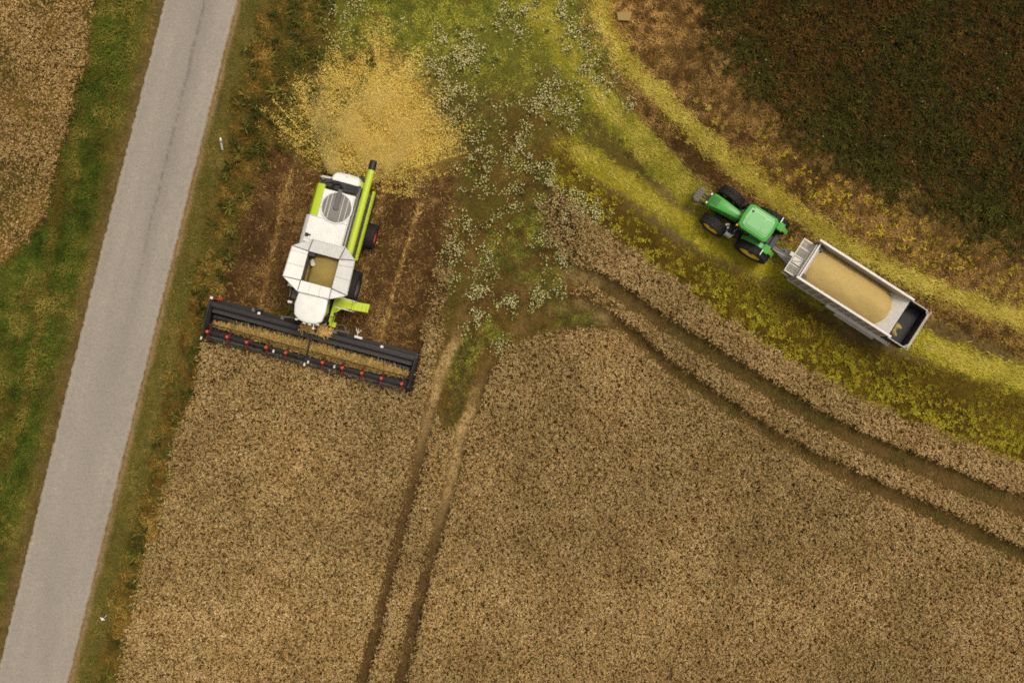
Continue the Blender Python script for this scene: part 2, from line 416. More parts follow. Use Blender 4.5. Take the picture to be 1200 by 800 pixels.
# ================================================================= THE GROUND
def ground_colour(X, Y):
    """the bare surface of the place: soil, turf, wheel tracks, chaff"""
    n1 = fbm(X / 40, Y / 40, 1, 4); n2 = fbm(X / 9, Y / 9, 2, 3)
    w = (fbm(X / 22, Y / 22, 3, 3) - .5) * 26
    c = np.zeros(X.shape + (3,))
    def lay(col, m, col2=None, n=None):
        nonlocal c
        col = np.broadcast_to(np.asarray(col), c.shape)
        if col2 is not None:
            t = sm(.35, .65, n if n is not None else n2)[..., None]
            col = col * (1 - t) + np.asarray(col2) * t
        c = c * (1 - m[..., None]) + col * m[..., None]
    one = np.ones(X.shape)
    lay(C3(92, 70, 36), one, C3(70, 52, 26))
    # verges beside the road
    xl, xr = xat(ROAD_L, Y), xat(ROAD_R, Y)
    dl, dr = xl - X, X - xr
    lay(C3(72, 82, 26), sm(-2, 2, dl + w * .1), C3(94, 92, 34))
    lay(C3(98, 82, 42), sm(24, 4, dl + w * .3), C3(112, 92, 54))
    rv = sm(-2, 2, dr) * sm(150, 120, dr)
    lay(C3(92, 86, 32), rv, C3(112, 84, 34))
    lay(C3(104, 92, 42), rv * sm(34, 26, dr + w * .3), C3(86, 84, 32))
    lay(C3(150, 124, 84), rv * sm(9, 2, dr + w * .25))
    # stubble, meadow, strips
    lay(C3(90, 65, 36), sm(-8, 8, sdp(X, Y, STUB) + w * .5), C3(72, 50, 27))
    lay(C3(88, 80, 32), sm(-10, 10, sdp(X, Y, MEADOW) + w * .4), C3(98, 78, 36), n1)
    lay(C3(106, 104, 38), sm(-10, 10, sdp(X, Y, MEADOW) + w * .4) * sm(150, 30, Y), C3(104, 104, 36), n1)
    lay(C3(106, 80, 38), sm(-8, 8, sdp(X, Y, BROWN) + w * .3), C3(86, 62, 28))
    lay(C3(92, 72, 22), sm(-8, 8, sdp(X, Y, YWEED) + w * .2), C3(88, 68, 20))
    lay(C3(50, 40, 14), sm(-8, 8, sdp(X, Y, SCRUB) + w * .4), C3(62, 42, 18))
    ln, gap = lanes(X, Y)
    lay(C3(88, 66, 24), gap * .95, C3(70, 48, 20))
    lay(C3(156, 144, 46), ln[1], C3(126, 124, 36), n2)
    lay(C3(160, 142, 34), ln[0], C3(134, 126, 30), n2)
    lay(C3(176, 150, 60), ln[2], C3(156, 132, 48), n2)
    lay(C3(170, 138, 66), ln[3], C3(150, 118, 54), n2)
    # crop floor and the wheel tracks in it
    fm = field_mask(X, Y)
    lay(C3(80, 60, 30), fm, C3(64, 48, 22))
    junction = sm(30, -10, np.abs(np.hypot((X - 640) / 1.6, (Y - 350)) - 0) - 40)
    lay(C3(108, 84, 42), junction * .7, C3(92, 78, 34))
    e0 = None
    for lnr, w0 in ((RUT_A, 8), (RUT_B, 8), (RUT_C, 14), (RUT_D, 12)):
        d, u = dline(X, Y, lnr)
        m = 1 - sm(w0 - 5, w0 + 2, d + w * .22)
        if lnr in (RUT_A, RUT_B):
            m = m * sm(-.01, .10, u)
            pale = sm(.62, .30, u)[..., None]
            col = C3(192, 160, 106, 1.1) * pale + C3(100, 76, 44) * (1 - pale)
            col = col * (.75 + .5 * n2[..., None])
            c = c * (1 - m[..., None]) + col * m[..., None]
        else:
            lay(C3(108, 84, 46), m, C3(92, 76, 38), n1)
    for lnk, w0 in (([(534, 398), (548, 372), (578, 352), (620, 338), (668, 326)], 8), ([(556, 470), (566, 442), (584, 408), (612, 380), (660, 358)], 8), ([(536, 395), (541, 372), (548, 340), (552, 300)], 6)):
        d, u = dline(X, Y, lnk)
        lay(C3(132, 104, 62), .62 * sm(w0 + 5, w0 - 5, d + w * .35), C3(104, 80, 44))
    for (a, b, r0) in ((690, 330, 14), (683, 356, 9), (672, 322, 12), (705, 372, 10)):
        lay(C3(160, 132, 82), .8 * sm(r0 + 8, r0 - 8, np.hypot(X - a, (Y - b) * 1.6) + w * .5))
    # straw rows and chaff on the stubble
    for st in (STRAW1, STRAW2, STRAW3):
        d, _ = dline(X, Y, st)
        lay(C3(140, 106, 56), .6 * sm(4, 1, d + w * .15) * sm(.3, .5, n1 + .1))
    lay(C3(196, 166, 80), sm(-20, 40, sdp(X, Y, CHAFF) + w * .9) * .8, C3(160, 134, 58), n2)
    lay(C3(136, 108, 50), sm(-4, 4, sdp(X, Y, CROP_L) + w * .2), C3(96, 84, 40), n1)
    return np.clip(c, .003, .8)


def ground_height(x, y, X, Y):
    z = (fbm(x / 1.1, y / 1.1, 61, 4) - .5) * .10 + (fbm(x / 7, y / 7, 62, 2) - .5) * .12
    z = z - .07 * ruts(X, Y)
    ln, gap = lanes(X, Y)
    z = z - .03 * gap
    xl, xr = xat(ROAD_L, Y), xat(ROAD_R, Y)
    inside = np.minimum(X - xl, xr - X)
    flat = sm(-22, -2, inside)
    z = z * (1 - flat) - .03 * flat
    # shallow ditch left of the road
    z = z - .18 * np.exp(-((xl - X - 45) / 18.0) ** 2)
    return z


def build_ground():
    st = .12
    xs = np.arange(-37, 37 + 1e-6, st); ys = np.arange(-26.4, 26.4 + 1e-6, st)
    far = np.array([40, 46, 58, 85, 140, 260, 600, 1500, 3500.])
    xs = np.concatenate([-far[::-1], xs, far]); ys = np.concatenate([-far[::-1], ys, far])
    gx, gy = np.meshgrid(xs, ys)
    X, Y = PX(gx, gy)
    c = ground_colour(X, Y)
    z = ground_height(gx, gy, X, Y)
    z = np.where((np.abs(gx) > 37.1) | (np.abs(gy) > 26.6), -.06, z)
    nx, ny = len(xs), len(ys)
    v = np.stack([gx, gy, z], -1).reshape(-1, 3)
    idx = np.arange(nx * ny).reshape(ny, nx)
    q = np.stack([idx[:-1, :-1], idx[:-1, 1:], idx[1:, 1:], idx[1:, :-1]], -1).reshape(-1, 4)
    o = mesh_np('ground', v, q, M['soil'], c.reshape(-1, 3), smooth=True)
    tag(o, 'bare soil and turf of the farmland under crops, tracks and verges', 'ground', kind='structure')


def mesh_np(name, v, q, mat, col=None, smooth=False, parent=None):
    me = bpy.data.meshes.new(name)
    n, f = len(v), len(q)
    k = q.shape[1]
    me.vertices.add(n); me.vertices.foreach_set('co', np.ascontiguousarray(v, np.float32).ravel())
    me.loops.add(f * k); me.loops.foreach_set('vertex_index', np.ascontiguousarray(q, np.int32).ravel())
    me.polygons.add(f); me.polygons.foreach_set('loop_start', np.arange(0, f * k, k, dtype=np.int32))
    if smooth: me.polygons.foreach_set('use_smooth', np.ones(f, bool))
    me.update(calc_edges=True)
    if col is not None:
        a = me.attributes.new('Col', 'FLOAT_COLOR', 'POINT')
        a.data.foreach_set('color', np.concatenate([col, np.ones((n, 1))], 1).astype(np.float32).ravel())
    me.materials.append(mat)
    o = bpy.data.objects.new(name, me); COL.objects.link(o)
    if parent: o.parent = parent
    return o


build_ground()


def build_road():
    ys = np.concatenate([np.arange(-700, -150, 12), np.arange(-150, 950, 2.5), np.arange(950, 1500, 12)])
    us = np.concatenate([[0], np.linspace(.004, .06, 8), np.linspace(.08, .92, 43), np.linspace(.94, .996, 8), [1]])
    Yg, U = np.meshgrid(ys, us, indexing='ij')
    xl, xr = xat(ROAD_L, Yg), xat(ROAD_R, Yg)
    rag = (fbm(Yg / 2.6, U * 0 + 3 + 5 * (U > .5), 91, 4) - .5)
    edge = np.abs(U - .5) * 2
    X = xl + (xr - xl) * U + rag * 4.0 * (U - .5) * 2 * sm(.9, 1.0, edge)
    x, y = (X - 600) * S, (400 - Yg) * S
    z = .03 + .07 * (1 - edge ** 2)
    z[:, 0] = -.12; z[:, -1] = -.12
    n1 = fbm(X / 30, Yg / 90, 92, 4); n2 = fbm(X / 5, Yg / 5, 93, 3)
    base = C3(166, 155, 142)
    c = np.broadcast_to(base, X.shape + (3,)) * (.90 + .2 * n1[..., None]) * (.95 + .1 * n2[..., None])
    # polished wheel lanes are a little paler, worn tar seam right of the middle a little darker
    u_seam = np.interp(Yg, [0, 300, 800], [.565, .60, .5]) + (fbm(Yg / 30, U * 0, 95, 2) - .5) * .03
    seam = np.exp(-((U - u_seam) / .022) ** 2) * sm(420, 180, Yg) * sm(.38, .62, fbm(X / 2.5, Yg / 4, 94, 3) + .06)
    c = c * (1 - .34 * seam[..., None])
    broad = np.exp(-((U - u_seam - .04) / .14) ** 2) * sm(620, 250, Yg) * (.6 + .8 * n1)
    c = c * (1 - .11 * broad[..., None])
    faint = np.exp(-((U - .3 - .04 * n1) / .05) ** 2) * sm(.45, .7, n1) * .07
    c = c * (1 - faint[..., None])
    lane = np.exp(-((U - .25) / .1) ** 2) + np.exp(-((U - .8) / .1) ** 2)
    c = c * (1 + .05 * lane[..., None])
    # soil trodden on to the edges
    dirt = sm(.93, .99, edge + (n2 - .5) * .10)[..., None] * .6
    pale = np.exp(-((edge - .93) / .035) ** 2)[..., None] * .10
    c = c * (1 + pale)
    c = c * (1 - dirt) + C3(150, 124, 84) * dirt
    ny, nx = X.shape
    idx = np.arange(nx * ny).reshape(ny, nx)
    q = np.stack([idx[:-1, :-1], idx[1:, :-1], idx[1:, 1:], idx[:-1, 1:]], -1).reshape(-1, 4)
    o = mesh_np('road', np.stack([x, y, z], -1).reshape(-1, 3), q, M['asphalt'], c.reshape(-1, 3), smooth=True)
    tag(o, 'narrow pale grey asphalt lane with a worn dark seam', 'road', kind='structure')


M['asphalt'] = attr_mat('asphalt', .9, .2, noise=.2, nscale=9.0, bump=.3)
build_road()


# ================================================================= VEGETATION (uncounted ground cover)
class Blades:
    """collects bent ribbons: three cross-sections each"""
    def __init__(s): s.p = []; s.c = []

    def add(s, x, y, z, az, el, ln, wd, col, droop=.4, tipw=.25, roll=None, midw=1.0, basew=.6):
        n = len(x)
        f = lambda a: np.broadcast_to(np.asarray(a, float), (n,))
        x, y, z, az, el, ln, wd, droop = map(f, (x, y, z, az, el, ln, wd, droop))
        h = np.stack([np.cos(az), np.sin(az), np.zeros(n)], 1)
        up = np.array([0, 0, 1.0])
        d1 = h * np.cos(el)[:, None] + up * np.sin(el)[:, None]
        e2 = el - droop
        d2 = h * np.cos(e2)[:, None] + up * np.sin(e2)[:, None]
        b = np.stack([x, y, z], 1)
        m = b + d1 * (ln * .55)[:, None]
        t = m + d2 * (ln * .45)[:, None]
        side = np.stack([-np.sin(az), np.cos(az), np.zeros(n)], 1)
        rl = rng.uniform(-.7, .7, n) if roll is None else f(roll)
        nrm = np.cross(side, d1)
        side = side * np.cos(rl)[:, None] + nrm * np.sin(rl)[:, None]
        hw = (wd * .5)[:, None] * side
        s.p.append(np.stack([b - hw * basew, b + hw * basew, m - hw * midw, m + hw * midw, t - hw * tipw, t + hw * tipw], 1))
        cc = np.broadcast_to(np.asarray(col), (n, 3)).astype(float)
        s.c.append(np.repeat(cc[:, None, :], 6, 1))

    def build(s, name, label, cat, mat=None, kind='stuff', parent=None):
        P = np.concatenate(s.p); c = np.concatenate(s.c)
        n = len(P)
        i = np.arange(n)[:, None] * 6
        q = np.concatenate([i + np.array([[0, 1, 3, 2]]), i + np.array([[2, 3, 5, 4]])], 0)
        o = mesh_np(name, P.reshape(-1, 3), q, mat or M['plants'], np.clip(c.reshape(-1, 3), .003, .86), parent=parent)
        if label: tag(o, label, cat, kind=kind)
        return o


def pts(n_per_m2, box, prob, z=0.0):
    """random points in a photo-pixel box, kept with probability prob(X, Y)"""
    x0, y0, x1, y1 = box
    n = int(n_per_m2 * (x1 - x0) * (y1 - y0) * S * S)
    X = rng.uniform(x0, x1, n); Y = rng.uniform(y0, y1, n)
    k = rng.random(n) < prob(X, Y)
    X, Y = X[k], Y[k]
    kk = S * (1 - z / H)
    return X, Y, (X - 600) * kk, (400 - Y) * kk


def mixc(cols, t):
    """interpolate a list of colours with t in 0..1"""
    cols = np.asarray(cols); t = np.clip(t, 0, .9999) * (len(cols) - 1)
    i = t.astype(int); f = (t - i)[:, None]
    return cols[i] * (1 - f) + cols[i + 1] * f


def jitter(c, a=.2):
    return c * rng.uniform(1 - a, 1 + a, (len(c), 1)) * rng.uniform(1 - a * .3, 1 + a * .3, c.shape)


TAU = 2 * math.pi
WHEAT = [C3(100, 78, 43, 1.5), C3(148, 119, 71, 1.5), C3(172, 144, 93, 1.5), C3(208, 184, 136, 1.5)]
FULL = (-110, -110, 1310, 910)


def wheat(b, box, mask, dens, hgt=.72, tone=1.0, hue=None):
    X, Y, x, y = pts(dens, box, mask, z=hgt)
    n = len(x)
    hn = fbm(x * 9.0, y * 9.0, 41, 2); big = fbm(X / 90, Y / 90, 42, 3); mid = fbm(x * .9, y * .9, 43, 3)
    # faint drill rows along the field
    ca_, sa_ = math.cos(R(14.5)), math.sin(R(14.5))
    row = .5 + .5 * np.cos((x * ca_ - y * sa_) * TAU / .34 + (fbm(x / 3, y / 3, 46, 2) - .5) * 3)
    rowamp = sm(640, 520, X) * .16 + .05
    keep = rng.random(n) < sm(.26, .50, hn + .12 * (rng.random(n) - .5) + rowamp * (row - .5)) * .62 + .38
    X, Y, x, y, hn, big, mid, row = (a[keep] for a in (X, Y, x, y, hn, big, mid, row)); n = len(x)
    h = hgt + (hn - .5) * .22 + rng.normal(0, .05, n) + (mid - .5) * .08
    az = fbm(x * 3.4, y * 3.4, 44, 2) * TAU * 2 + rng.normal(0, .9, n)
    t = .12 + .60 * rng.random(n) + .4 * (hn - .5) + .35 * (big - .5) + .35 * (mid - .5)
    col = jitter(mixc(WHEAT, t), .24) * tone * (1.04 + .10 * sm(640, 500, X))[:, None]
    col = col * (1 + (big - .5)[:, None] * np.array([.14, .0, -.14]))
    col = col * np.array([.975, .985, 1.05])
    if hue is not None: col = col * hue
    L = rng.uniform(.08, .16, n)
    b.add(x, y, h, az, rng.uniform(.0, .7, n), L, rng.uniform(.022, .042, n), col, droop=rng.uniform(.3, 1.1, n), tipw=.35)
    # the stalks that carry the ears
    k = rng.random(n) < .25
    m = k.sum()
    b.add(x[k], y[k], np.full(m, 0.0), az[k] + rng.normal(0, .3, m), rng.uniform(1.25, 1.5, m), h[k] * 1.02, .018, col[k] * .8, droop=.1, tipw=.7)
    # dry leaves lower down
    k = rng.random(n) < .4
    m = k.sum()
    b.add(x[k] + rng.normal(0, .06, m), y[k] + rng.normal(0, .06, m), h[k] * rng.uniform(.35, .8, m), rng.random(m) * TAU, rng.uniform(-.1, .9, m), rng.uniform(.18, .34, m), .028,
          jitter(mixc([C3(110, 84, 44, 1.4), C3(150, 116, 64, 1.4)], rng.random(m)), .2) * tone, droop=.9)


b = Blades()
UNDER_TABLE = [(234, 335), (497, 400), (484, 458), (238, 396)]
wheat(b, FULL, lambda X, Y: crop_mask(X, Y) * (1 - .75 * sm(720, 660, X) * sm(330, 290, Y)) * sm(2, -2, sdp(X, Y, UNDER_TABLE)), 430)
b.build('wheat_field', 'ripe brown wheat standing uncut around the wheel tracks', 'wheat')
b = Blades()
wheat(b, (-110, -110, 130, 400), lambda X, Y: sm(-3, 5, sdp(X, Y, CROP_L) + (fbm(X / 14, Y / 14, 47) - .5) * 16) * (.35 + .65 * sm(.40, .52, fbm((X * .8 - Y * .5) / 40, (X * .5 + Y * .8) / 90  , 48, 2))), 300, tone=.98, hue=np.array([1.02, .99, .93]))
b.build('wheat_field', 'ripe golden wheat left of the road beyond the green verge', 'wheat')


def grass(b, X, Y, x, y, cols, L=(.2, .45), w=(.018, .035), el=(.5, 1.35), tn=1.0, clump=1.6, seed=5, gain=1.0, az0=None, z=0.0, spread=1.1, droop=(.3, 1.0)):
    n = len(x)
    t = .5 + tn * (fbm(x * clump, y * clump, seed, 3) - .5) + .9 * (fbm(x * .28, y * .28, seed + 9, 2) - .5) + .5 * (rng.random(n) - .5)
    az = (fbm(x * .9, y * .9, seed + 3, 2) * TAU * 2 if az0 is None else az0) + rng.normal(0, spread, n)
    b.add(x, y, np.full(n, z) if np.isscalar(z) else z, az, rng.uniform(*el, n), rng.uniform(*L, n) * (.6 + .8 * fbm(x * clump, y * clump, seed + 5, 2)), rng.uniform(*w, n), jitter(mixc(cols, t), .2) * gain, droop=rng.uniform(*droop, n))


def tufts(b, X, Y, x, y, k, size, cols, t=None, hgt=.15, leafw=.05, el=(.1, 1.0), gain=1.0, jit=.22, droop=(.3, .9)):
    """low leafy plants: k leaves round each centre"""
    n = len(x)
    if n == 0: return
    size = np.broadcast_to(size, (n,)); t = rng.random(n) if t is None else t
    c = jitter(mixc(cols, t), jit) * gain
    I = np.repeat(np.arange(n), k); m = len(I)
    az = rng.random(m) * TAU
    rr = rng.random(m) * size[I] * .35
    b.add(x[I] + rr * np.cos(az), y[I] + rr * np.sin(az), hgt * rng.uniform(.1, 1.0, m) * size[I] / .3, az + rng.normal(0, .4, m), rng.uniform(*el, m), size[I] * rng.uniform(.5, 1.1, m), leafw * rng.uniform(.6, 1.3, m) * size[I] / .3,
          jitter(c[I], .2), droop=rng.uniform(*droop, m))


def veg():
    # --- verge left of the road
    b = Blades()
    def mL(X, Y):
        d = xat(ROAD_L, Y) - X
        return sm(3, 12, d + (fbm(X / 9, Y / 9, 11) - .5) * 14) * (sdp(X, Y, CROP_L) < 4)
    X, Y, x, y = pts(260, (-110, -110, 240, 910), mL, .1)
    d = xat(ROAD_L, Y) - X
    n = len(x)
    dry = fbm(X / 26, Y / 60, 13, 3)
    GREEN = [C3(44, 54, 14, 1.5), C3(66, 82, 20, 1.5), C3(90, 100, 30, 1.5), C3(118, 110, 42, 1.5)]
    DRY = [C3(88, 70, 28, 1.5), C3(114, 96, 40, 1.5), C3(150, 130, 60, 1.5)]
    ridge, _ = dline(X, Y, [(72, 190), (68, 250), (52, 330), (38, 420), (28, 480), (4, 545), (-40, 640)])
    pdry = np.clip(sm(.5, .68, dry) * .6 + .85 * sm(26, 10, d) + .85 * sm(7, 3, ridge) + .6 * sm(60, 10, X + np.abs(Y - 450) * .5) * sm(.35, .55, fbm(X / 20, Y / 30, 17)), 0, 1)
    pdry = np.clip(pdry + .5 * sm(140, 60, Y) * sm(105, 60, np.abs(d - 60)) * sm(.4, .6, fbm(X / 15, Y / 30, 19)), 0, 1)
    pdry = np.clip(pdry + .34 * sm(.50, .66, fbm(X / 40, Y / 40, 18, 3)), 0, .95)
    isd = rng.random(n) < pdry
    short = d < 28
    for sel, cols in ((~isd, GREEN), (isd, DRY)):
        for sh, L in ((True, (.06, .14)), (False, (.12, .32))):
            k = sel & (short == sh)
            grass(b, X[k], Y[k], x[k], y[k], cols, L=L, w=(.018, .034), el=(.25, 1.2), tn=1.5, clump=1.4)
    b.build('verge_grass', 'green and straw coloured grass on the verge left of the road', 'grass')

    # --- verge right of the road
    b = Blades()
    def mR(X, Y):
        d = X - xat(ROAD_R, Y)
        stub = sdp(X, Y, STUB)
        lim = np.where(Y > 360, sdp(X, Y, CROP_A) < 5, (stub < 6) & (sdp(X, Y, MEADOW) < 8))
        return sm(1, 8, d + (fbm(X / 9, Y / 9, 12) - .5) * 8) * lim * (d < 175)
    X, Y, x, y = pts(270, (60, -110, 480, 910), mR, .1)
    d = X - xat(ROAD_R, Y); n = len(x)
    OLIVE = [C3(84, 75, 30, 1.6), C3(110, 97, 43, 1.6), C3(134, 114, 58, 1.6)]
    RUST = [C3(70, 54, 20, 1.5), C3(106, 80, 32, 1.5), C3(136, 104, 44, 1.5), C3(166, 136, 66, 1.5)]
    DK = [C3(54, 54, 18, 1.6), C3(82, 76, 28, 1.6), C3(118, 100, 44, 1.6)]
    pr = sm(22, 42, d + (fbm(X / 12, Y / 20, 21) - .5) * 30)
    isr = rng.random(n) < pr * sm(.38, .58, fbm(X / 13, Y / 17, 23, 3)) * .9
    tall = rng.random(n) < pr
    k = ~isr & ~tall; grass(b, X[k], Y[k], x[k], y[k], OLIVE, L=(.06, .15), w=(.018, .034), el=(.2, 1.1), clump=1.4)
    k = ~isr & tall; grass(b, X[k], Y[k], x[k], y[k], DK, L=(.12, .34), w=(.02, .036), el=(.2, 1.2), clump=1.6, seed=8)
    k = isr; grass(b, X[k], Y[k], x[k], y[k], RUST, L=(.12, .36), w=(.02, .036), el=(.1, 1.2), tn=1.8, clump=1.6, seed=9)
    ex, _ = dline(X, Y, [(262, 330), (248, 405), (238, 450), (216, 510), (205, 560), (180, 640), (160, 700)])
    k = rng.random(n) < .8 * np.exp(-(ex / 7) ** 2) * sm(.35, .55, fbm(X / 14, Y / 30, 24))
    grass(b, X[k], Y[k], x[k], y[k], [C3(130, 106, 46, 1.6), C3(172, 146, 74, 1.6)], L=(.2, .45), w=(.02, .036), el=(.1, .8), clump=1.6, seed=15)
    X, Y, x, y = pts(7, (60, -110, 480, 910), lambda X, Y: mR(X, Y) * sm(24, 44, X - xat(ROAD_R, Y)) * sm(.50, .62, fbm(X / 12, Y / 16, 26, 2)), .2)
    tufts(b, X, Y, x, y, 16, rng.uniform(.2, .5, len(x)), [C3(44, 48, 14, 1.5), C3(72, 72, 24, 1.5), C3(108, 98, 40, 1.5)], hgt=.3, leafw=.05)
    b.build('verge_grass', 'olive and rusty dry grass between the road and the field', 'grass')

    # --- stubble behind the harvester
    b = Blades()
    X, Y, x, y = pts(520, (240, 130, 545, 460), lambda X, Y: sm(-8, 4, sdp(X, Y, STUB) + (fbm(X / 12, Y / 12, 25) - .5) * 16))
    ST = [C3(74, 52, 28, 1.8), C3(118, 88, 50, 1.8), C3(164, 130, 80, 1.8)]
    grass(b, X, Y, x, y, ST, L=(.05, .13), w=(.016, .03), el=(.0, 1.3), clump=2.2, tn=1.2, seed=27, droop=(0, .3))
    k = rng.random(len(x)) < .02
    grass(b, X[k], Y[k], x[k], y[k], [C3(120, 98, 46, 1.4), C3(170, 136, 74, 1.4)], L=(.15, .35), w=(.02, .04), el=(-.05, .25), seed=28, z=.05)
    for st, wd, am in ((STRAW1, 1.8, .34), (STRAW2, 2.2, .42), (STRAW3, 4, .5)):
        def ms(X, Y, st=st, wd=wd, am=am):
            d, u = dline(X, Y, st)
            return am * np.exp(-(d / wd) ** 2) * sm(.3, .5, fbm(X / 10, Y / 10, 29))
        X, Y, x, y = pts(260, (290, 160, 510, 410), ms)
        grass(b, X, Y, x, y, [C3(140, 108, 56, 1.4), C3(190, 156, 92, 1.4)], L=(.15, .35), w=(.02, .045), el=(-.05, .3), seed=28, z=.06, az0=R(70), spread=.6)
    b.build('stubble', 'short reddish brown stubble with pale straw rows behind the harvester', 'stubble')

    # --- meadow weeds between the machines, with white flowers
    b = Blades()
    inM = lambda X, Y: sm(-10, 6, sdp(X, Y, MEADOW) + (fbm(X / 14, Y / 14, 33) - .5) * 20)
    X, Y, x, y = pts(330, (360, -110, 830, 520), lambda X, Y: inM(X, Y) * (1 - .8 * np.maximum.reduce(lanes(X, Y)[0])) * (1 - .8 * ruts(X, Y)))
    top = sm(170, 50, Y)
    t = .46 + 1.2 * (fbm(X / 25, Y / 25, 34, 3) - .5) + .34 * top
    n = len(x)
    br = rng.random(n) < sm(.42, .60, fbm(X / 34, Y / 34, 35, 3) + .08 * sm(150, 350, Y) - .22 * top)
    MEAD = [C3(56, 62, 26, 1.6), C3(84, 88, 34, 1.6), C3(110, 112, 38, 1.6), C3(142, 138, 48, 1.6), C3(160, 154, 58, 1.6)]
    MBR = [C3(74, 52, 24, 1.5), C3(104, 80, 36, 1.5), C3(136, 108, 52, 1.5)]
    for sel, cols in ((~br, MEAD), (br, MBR)):
        grass(b, X[sel], Y[sel], x[sel], y[sel], cols, L=(.06, .18), w=(.02, .038), el=(.0, 1.0), clump=2.2, tn=1.5, seed=36, gain=(.88 + .12 * top[sel])[:, None])
    X, Y, x, y = pts(34, (490, 390, 590, 520), lambda X, Y: sm(18, 6, np.abs(X - (545 - (Y - 420) * .18))) * sm(515, 490, Y) * (1 - ruts(X, Y)) * sm(.30, .55, fbm(X / 9, Y / 12, 38, 2)), .15)
    tufts(b, X, Y, x, y, 10, rng.uniform(.08, .24, len(x)), [C3(60, 60, 24, 1.5), C3(86, 82, 34, 1.5), C3(124, 106, 52, 1.5)], hgt=.2, leafw=.05)
    b.build('meadow_weeds', 'low green and brown weeds on the headland between the machines', 'weeds')

    b = Blades()
    def mf(X, Y):
        t = np.zeros(X.shape)
        for (a, c, r, am) in FLOWERS:
            t = np.maximum(t, am * np.exp(-(((X - a) / r) ** 2 + ((Y - c) / r) ** 2)))
        return t * sm(.43, .60, fbm((X + Y * .1) / 4.5, Y / 11, 37, 3))
    X, Y, x, y = pts(56, (370, -60, 760, 430), mf, .3)
    n = len(x)
    tufts(b, X, Y, x, y, 8, rng.uniform(.08, .26, n), [C3(58, 60, 22, 1.5), C3(92, 92, 36, 1.5), C3(122, 116, 54, 1.5)], hgt=.25, leafw=.07)
    I = np.repeat(np.arange(n), 6); m = len(I)                     # flower heads: small pale discs on top of each plant
    fx = x[I] + rng.normal(0, .15, m); fy = y[I] + rng.normal(0, .15, m)
    b.add(fx, fy, .34 + rng.uniform(-.1, .12, m), rng.random(m) * TAU, rng.uniform(-.3, .4, m), rng.uniform(.035, .07, m), rng.uniform(.035, .065, m),
          jitter(mixc([C3(146, 138, 82, 1.4), C3(196, 184, 128, 1.4), C3(228, 216, 168, 1.4)], rng.random(m)), .12), droop=.3, tipw=.6, basew=.7)
    b.build('white_flowers', 'patches of small white flowering weeds on the headland', 'flowers')

    # --- yellow wheel lanes of crushed cover crop
    b = Blades()
    for li, (line, cols, dens) in enumerate(((LANE_LOW, [C3(118, 114, 26, 1.45), C3(158, 146, 38, 1.45), C3(188, 170, 58, 1.45)], 330),
                                             (LANE_MID, [C3(116, 114, 32, 1.5), C3(152, 142, 46, 1.5), C3(182, 166, 70, 1.5)], 330),
                                             (LANE_UP, [C3(142, 124, 38, 1.5), C3(174, 153, 56, 1.5), C3(202, 182, 84, 1.5)], 400),
                                             (LANE_TAN, [C3(136, 104, 46, 1.4), C3(172, 136, 66, 1.4), C3(194, 160, 86, 1.4)], 330))):
        X, Y, x, y = pts(dens, (560, -110, 1310, 520), lambda X, Y, li=li: lanes(X, Y)[0][li] * (.72 + .28 * sm(.3, .5, fbm(X / 18, Y / 18, 51 + li))))
        az = np.interp(X, [640, 760, 900, 1050, 1200], [R(-52), R(-42), R(-35), R(-27), R(-20)])
        grass(b, X, Y, x, y, cols, L=(.08, .24), w=(.016, .034), el=(-.02, .35), clump=1.2, tn=1.7, seed=55 + li, az0=az, spread=.5, z=.03, droop=(0, .3))
        k = rng.random(len(x)) < .18
        grass(b, X[k], Y[k], x[k], y[k], [C3(84, 92, 22, 1.4), C3(112, 112, 28, 1.4)], L=(.1, .2), w=(.025, .045), el=(.1, .7), seed=58)
    for st, wd in (([(640, 20), (672, 75), (705, 120), (735, 152)], 5), ([(735, 148), (760, 172), (800, 212), (826, 232)], 10), ([(668, 168), (705, 196), (742, 220), (790, 256)], 7), ([(1075, 398), (1130, 423), (1200, 447), (1330, 490)], 9), ([(720, 55), (795, 138), (850, 187), (915, 238), (1005, 302), (1085, 338), (1200, 377)], 8)):
        def mk(X, Y, st=st, wd=wd):
            d, u = dline(X, Y, st)
            return np.exp(-((d + (fbm(X / 12, Y / 12, 59, 2) - .5) * 6) / wd) ** 2) * sm(0, .08, u)
        X, Y, x, y = pts(240, (600, -20, 1310, 520), mk)
        az = np.interp(X, [640, 760, 900, 1050, 1200], [R(-55), R(-42), R(-35), R(-27), R(-20)])
        grass(b, X, Y, x, y, [C3(136, 124, 42, 1.45), C3(170, 154, 60, 1.45), C3(196, 178, 86, 1.45)], L=(.1, .28), w=(.016, .034), el=(-.02, .3), clump=1.2, tn=.9, seed=60, az0=az, spread=.35, z=.06, droop=(0, .3))
    b.build('crushed_cover', 'yellow crushed plants lying in the lanes the tractor drives on', 'straw')

    # --- dark brown gap and brown strip above the lanes
    b = Blades()
    def mb(X, Y):
        ln, gap = lanes(X, Y)
        return np.maximum(gap, sm(-64, 6, sdp(X, Y, BROWN) + (fbm(X / 14, Y / 14, 63) - .5) * 16)) * (1 - .85 * np.maximum.reduce(ln))
    X, Y, x, y = pts(300, (680, -110, 1310, 480), mb)
    _, gp = lanes(X, Y)
    BR = [C3(70, 50, 24, 1.6), C3(112, 84, 44, 1.6), C3(160, 124, 70, 1.6)]
    grass(b, X, Y, x, y, BR, L=(.09, .30), w=(.018, .036), el=(-.05, 1.0), clump=2.4, tn=1.9, seed=64, gain=(1 + .55 * sm(110, 20, Y) * sm(860, 760, X))[:, None])
    k = rng.random(len(x)) < .30 * sm(.42, .6, fbm(X / 16, Y / 16, 66)) * sm(820, 960, X)
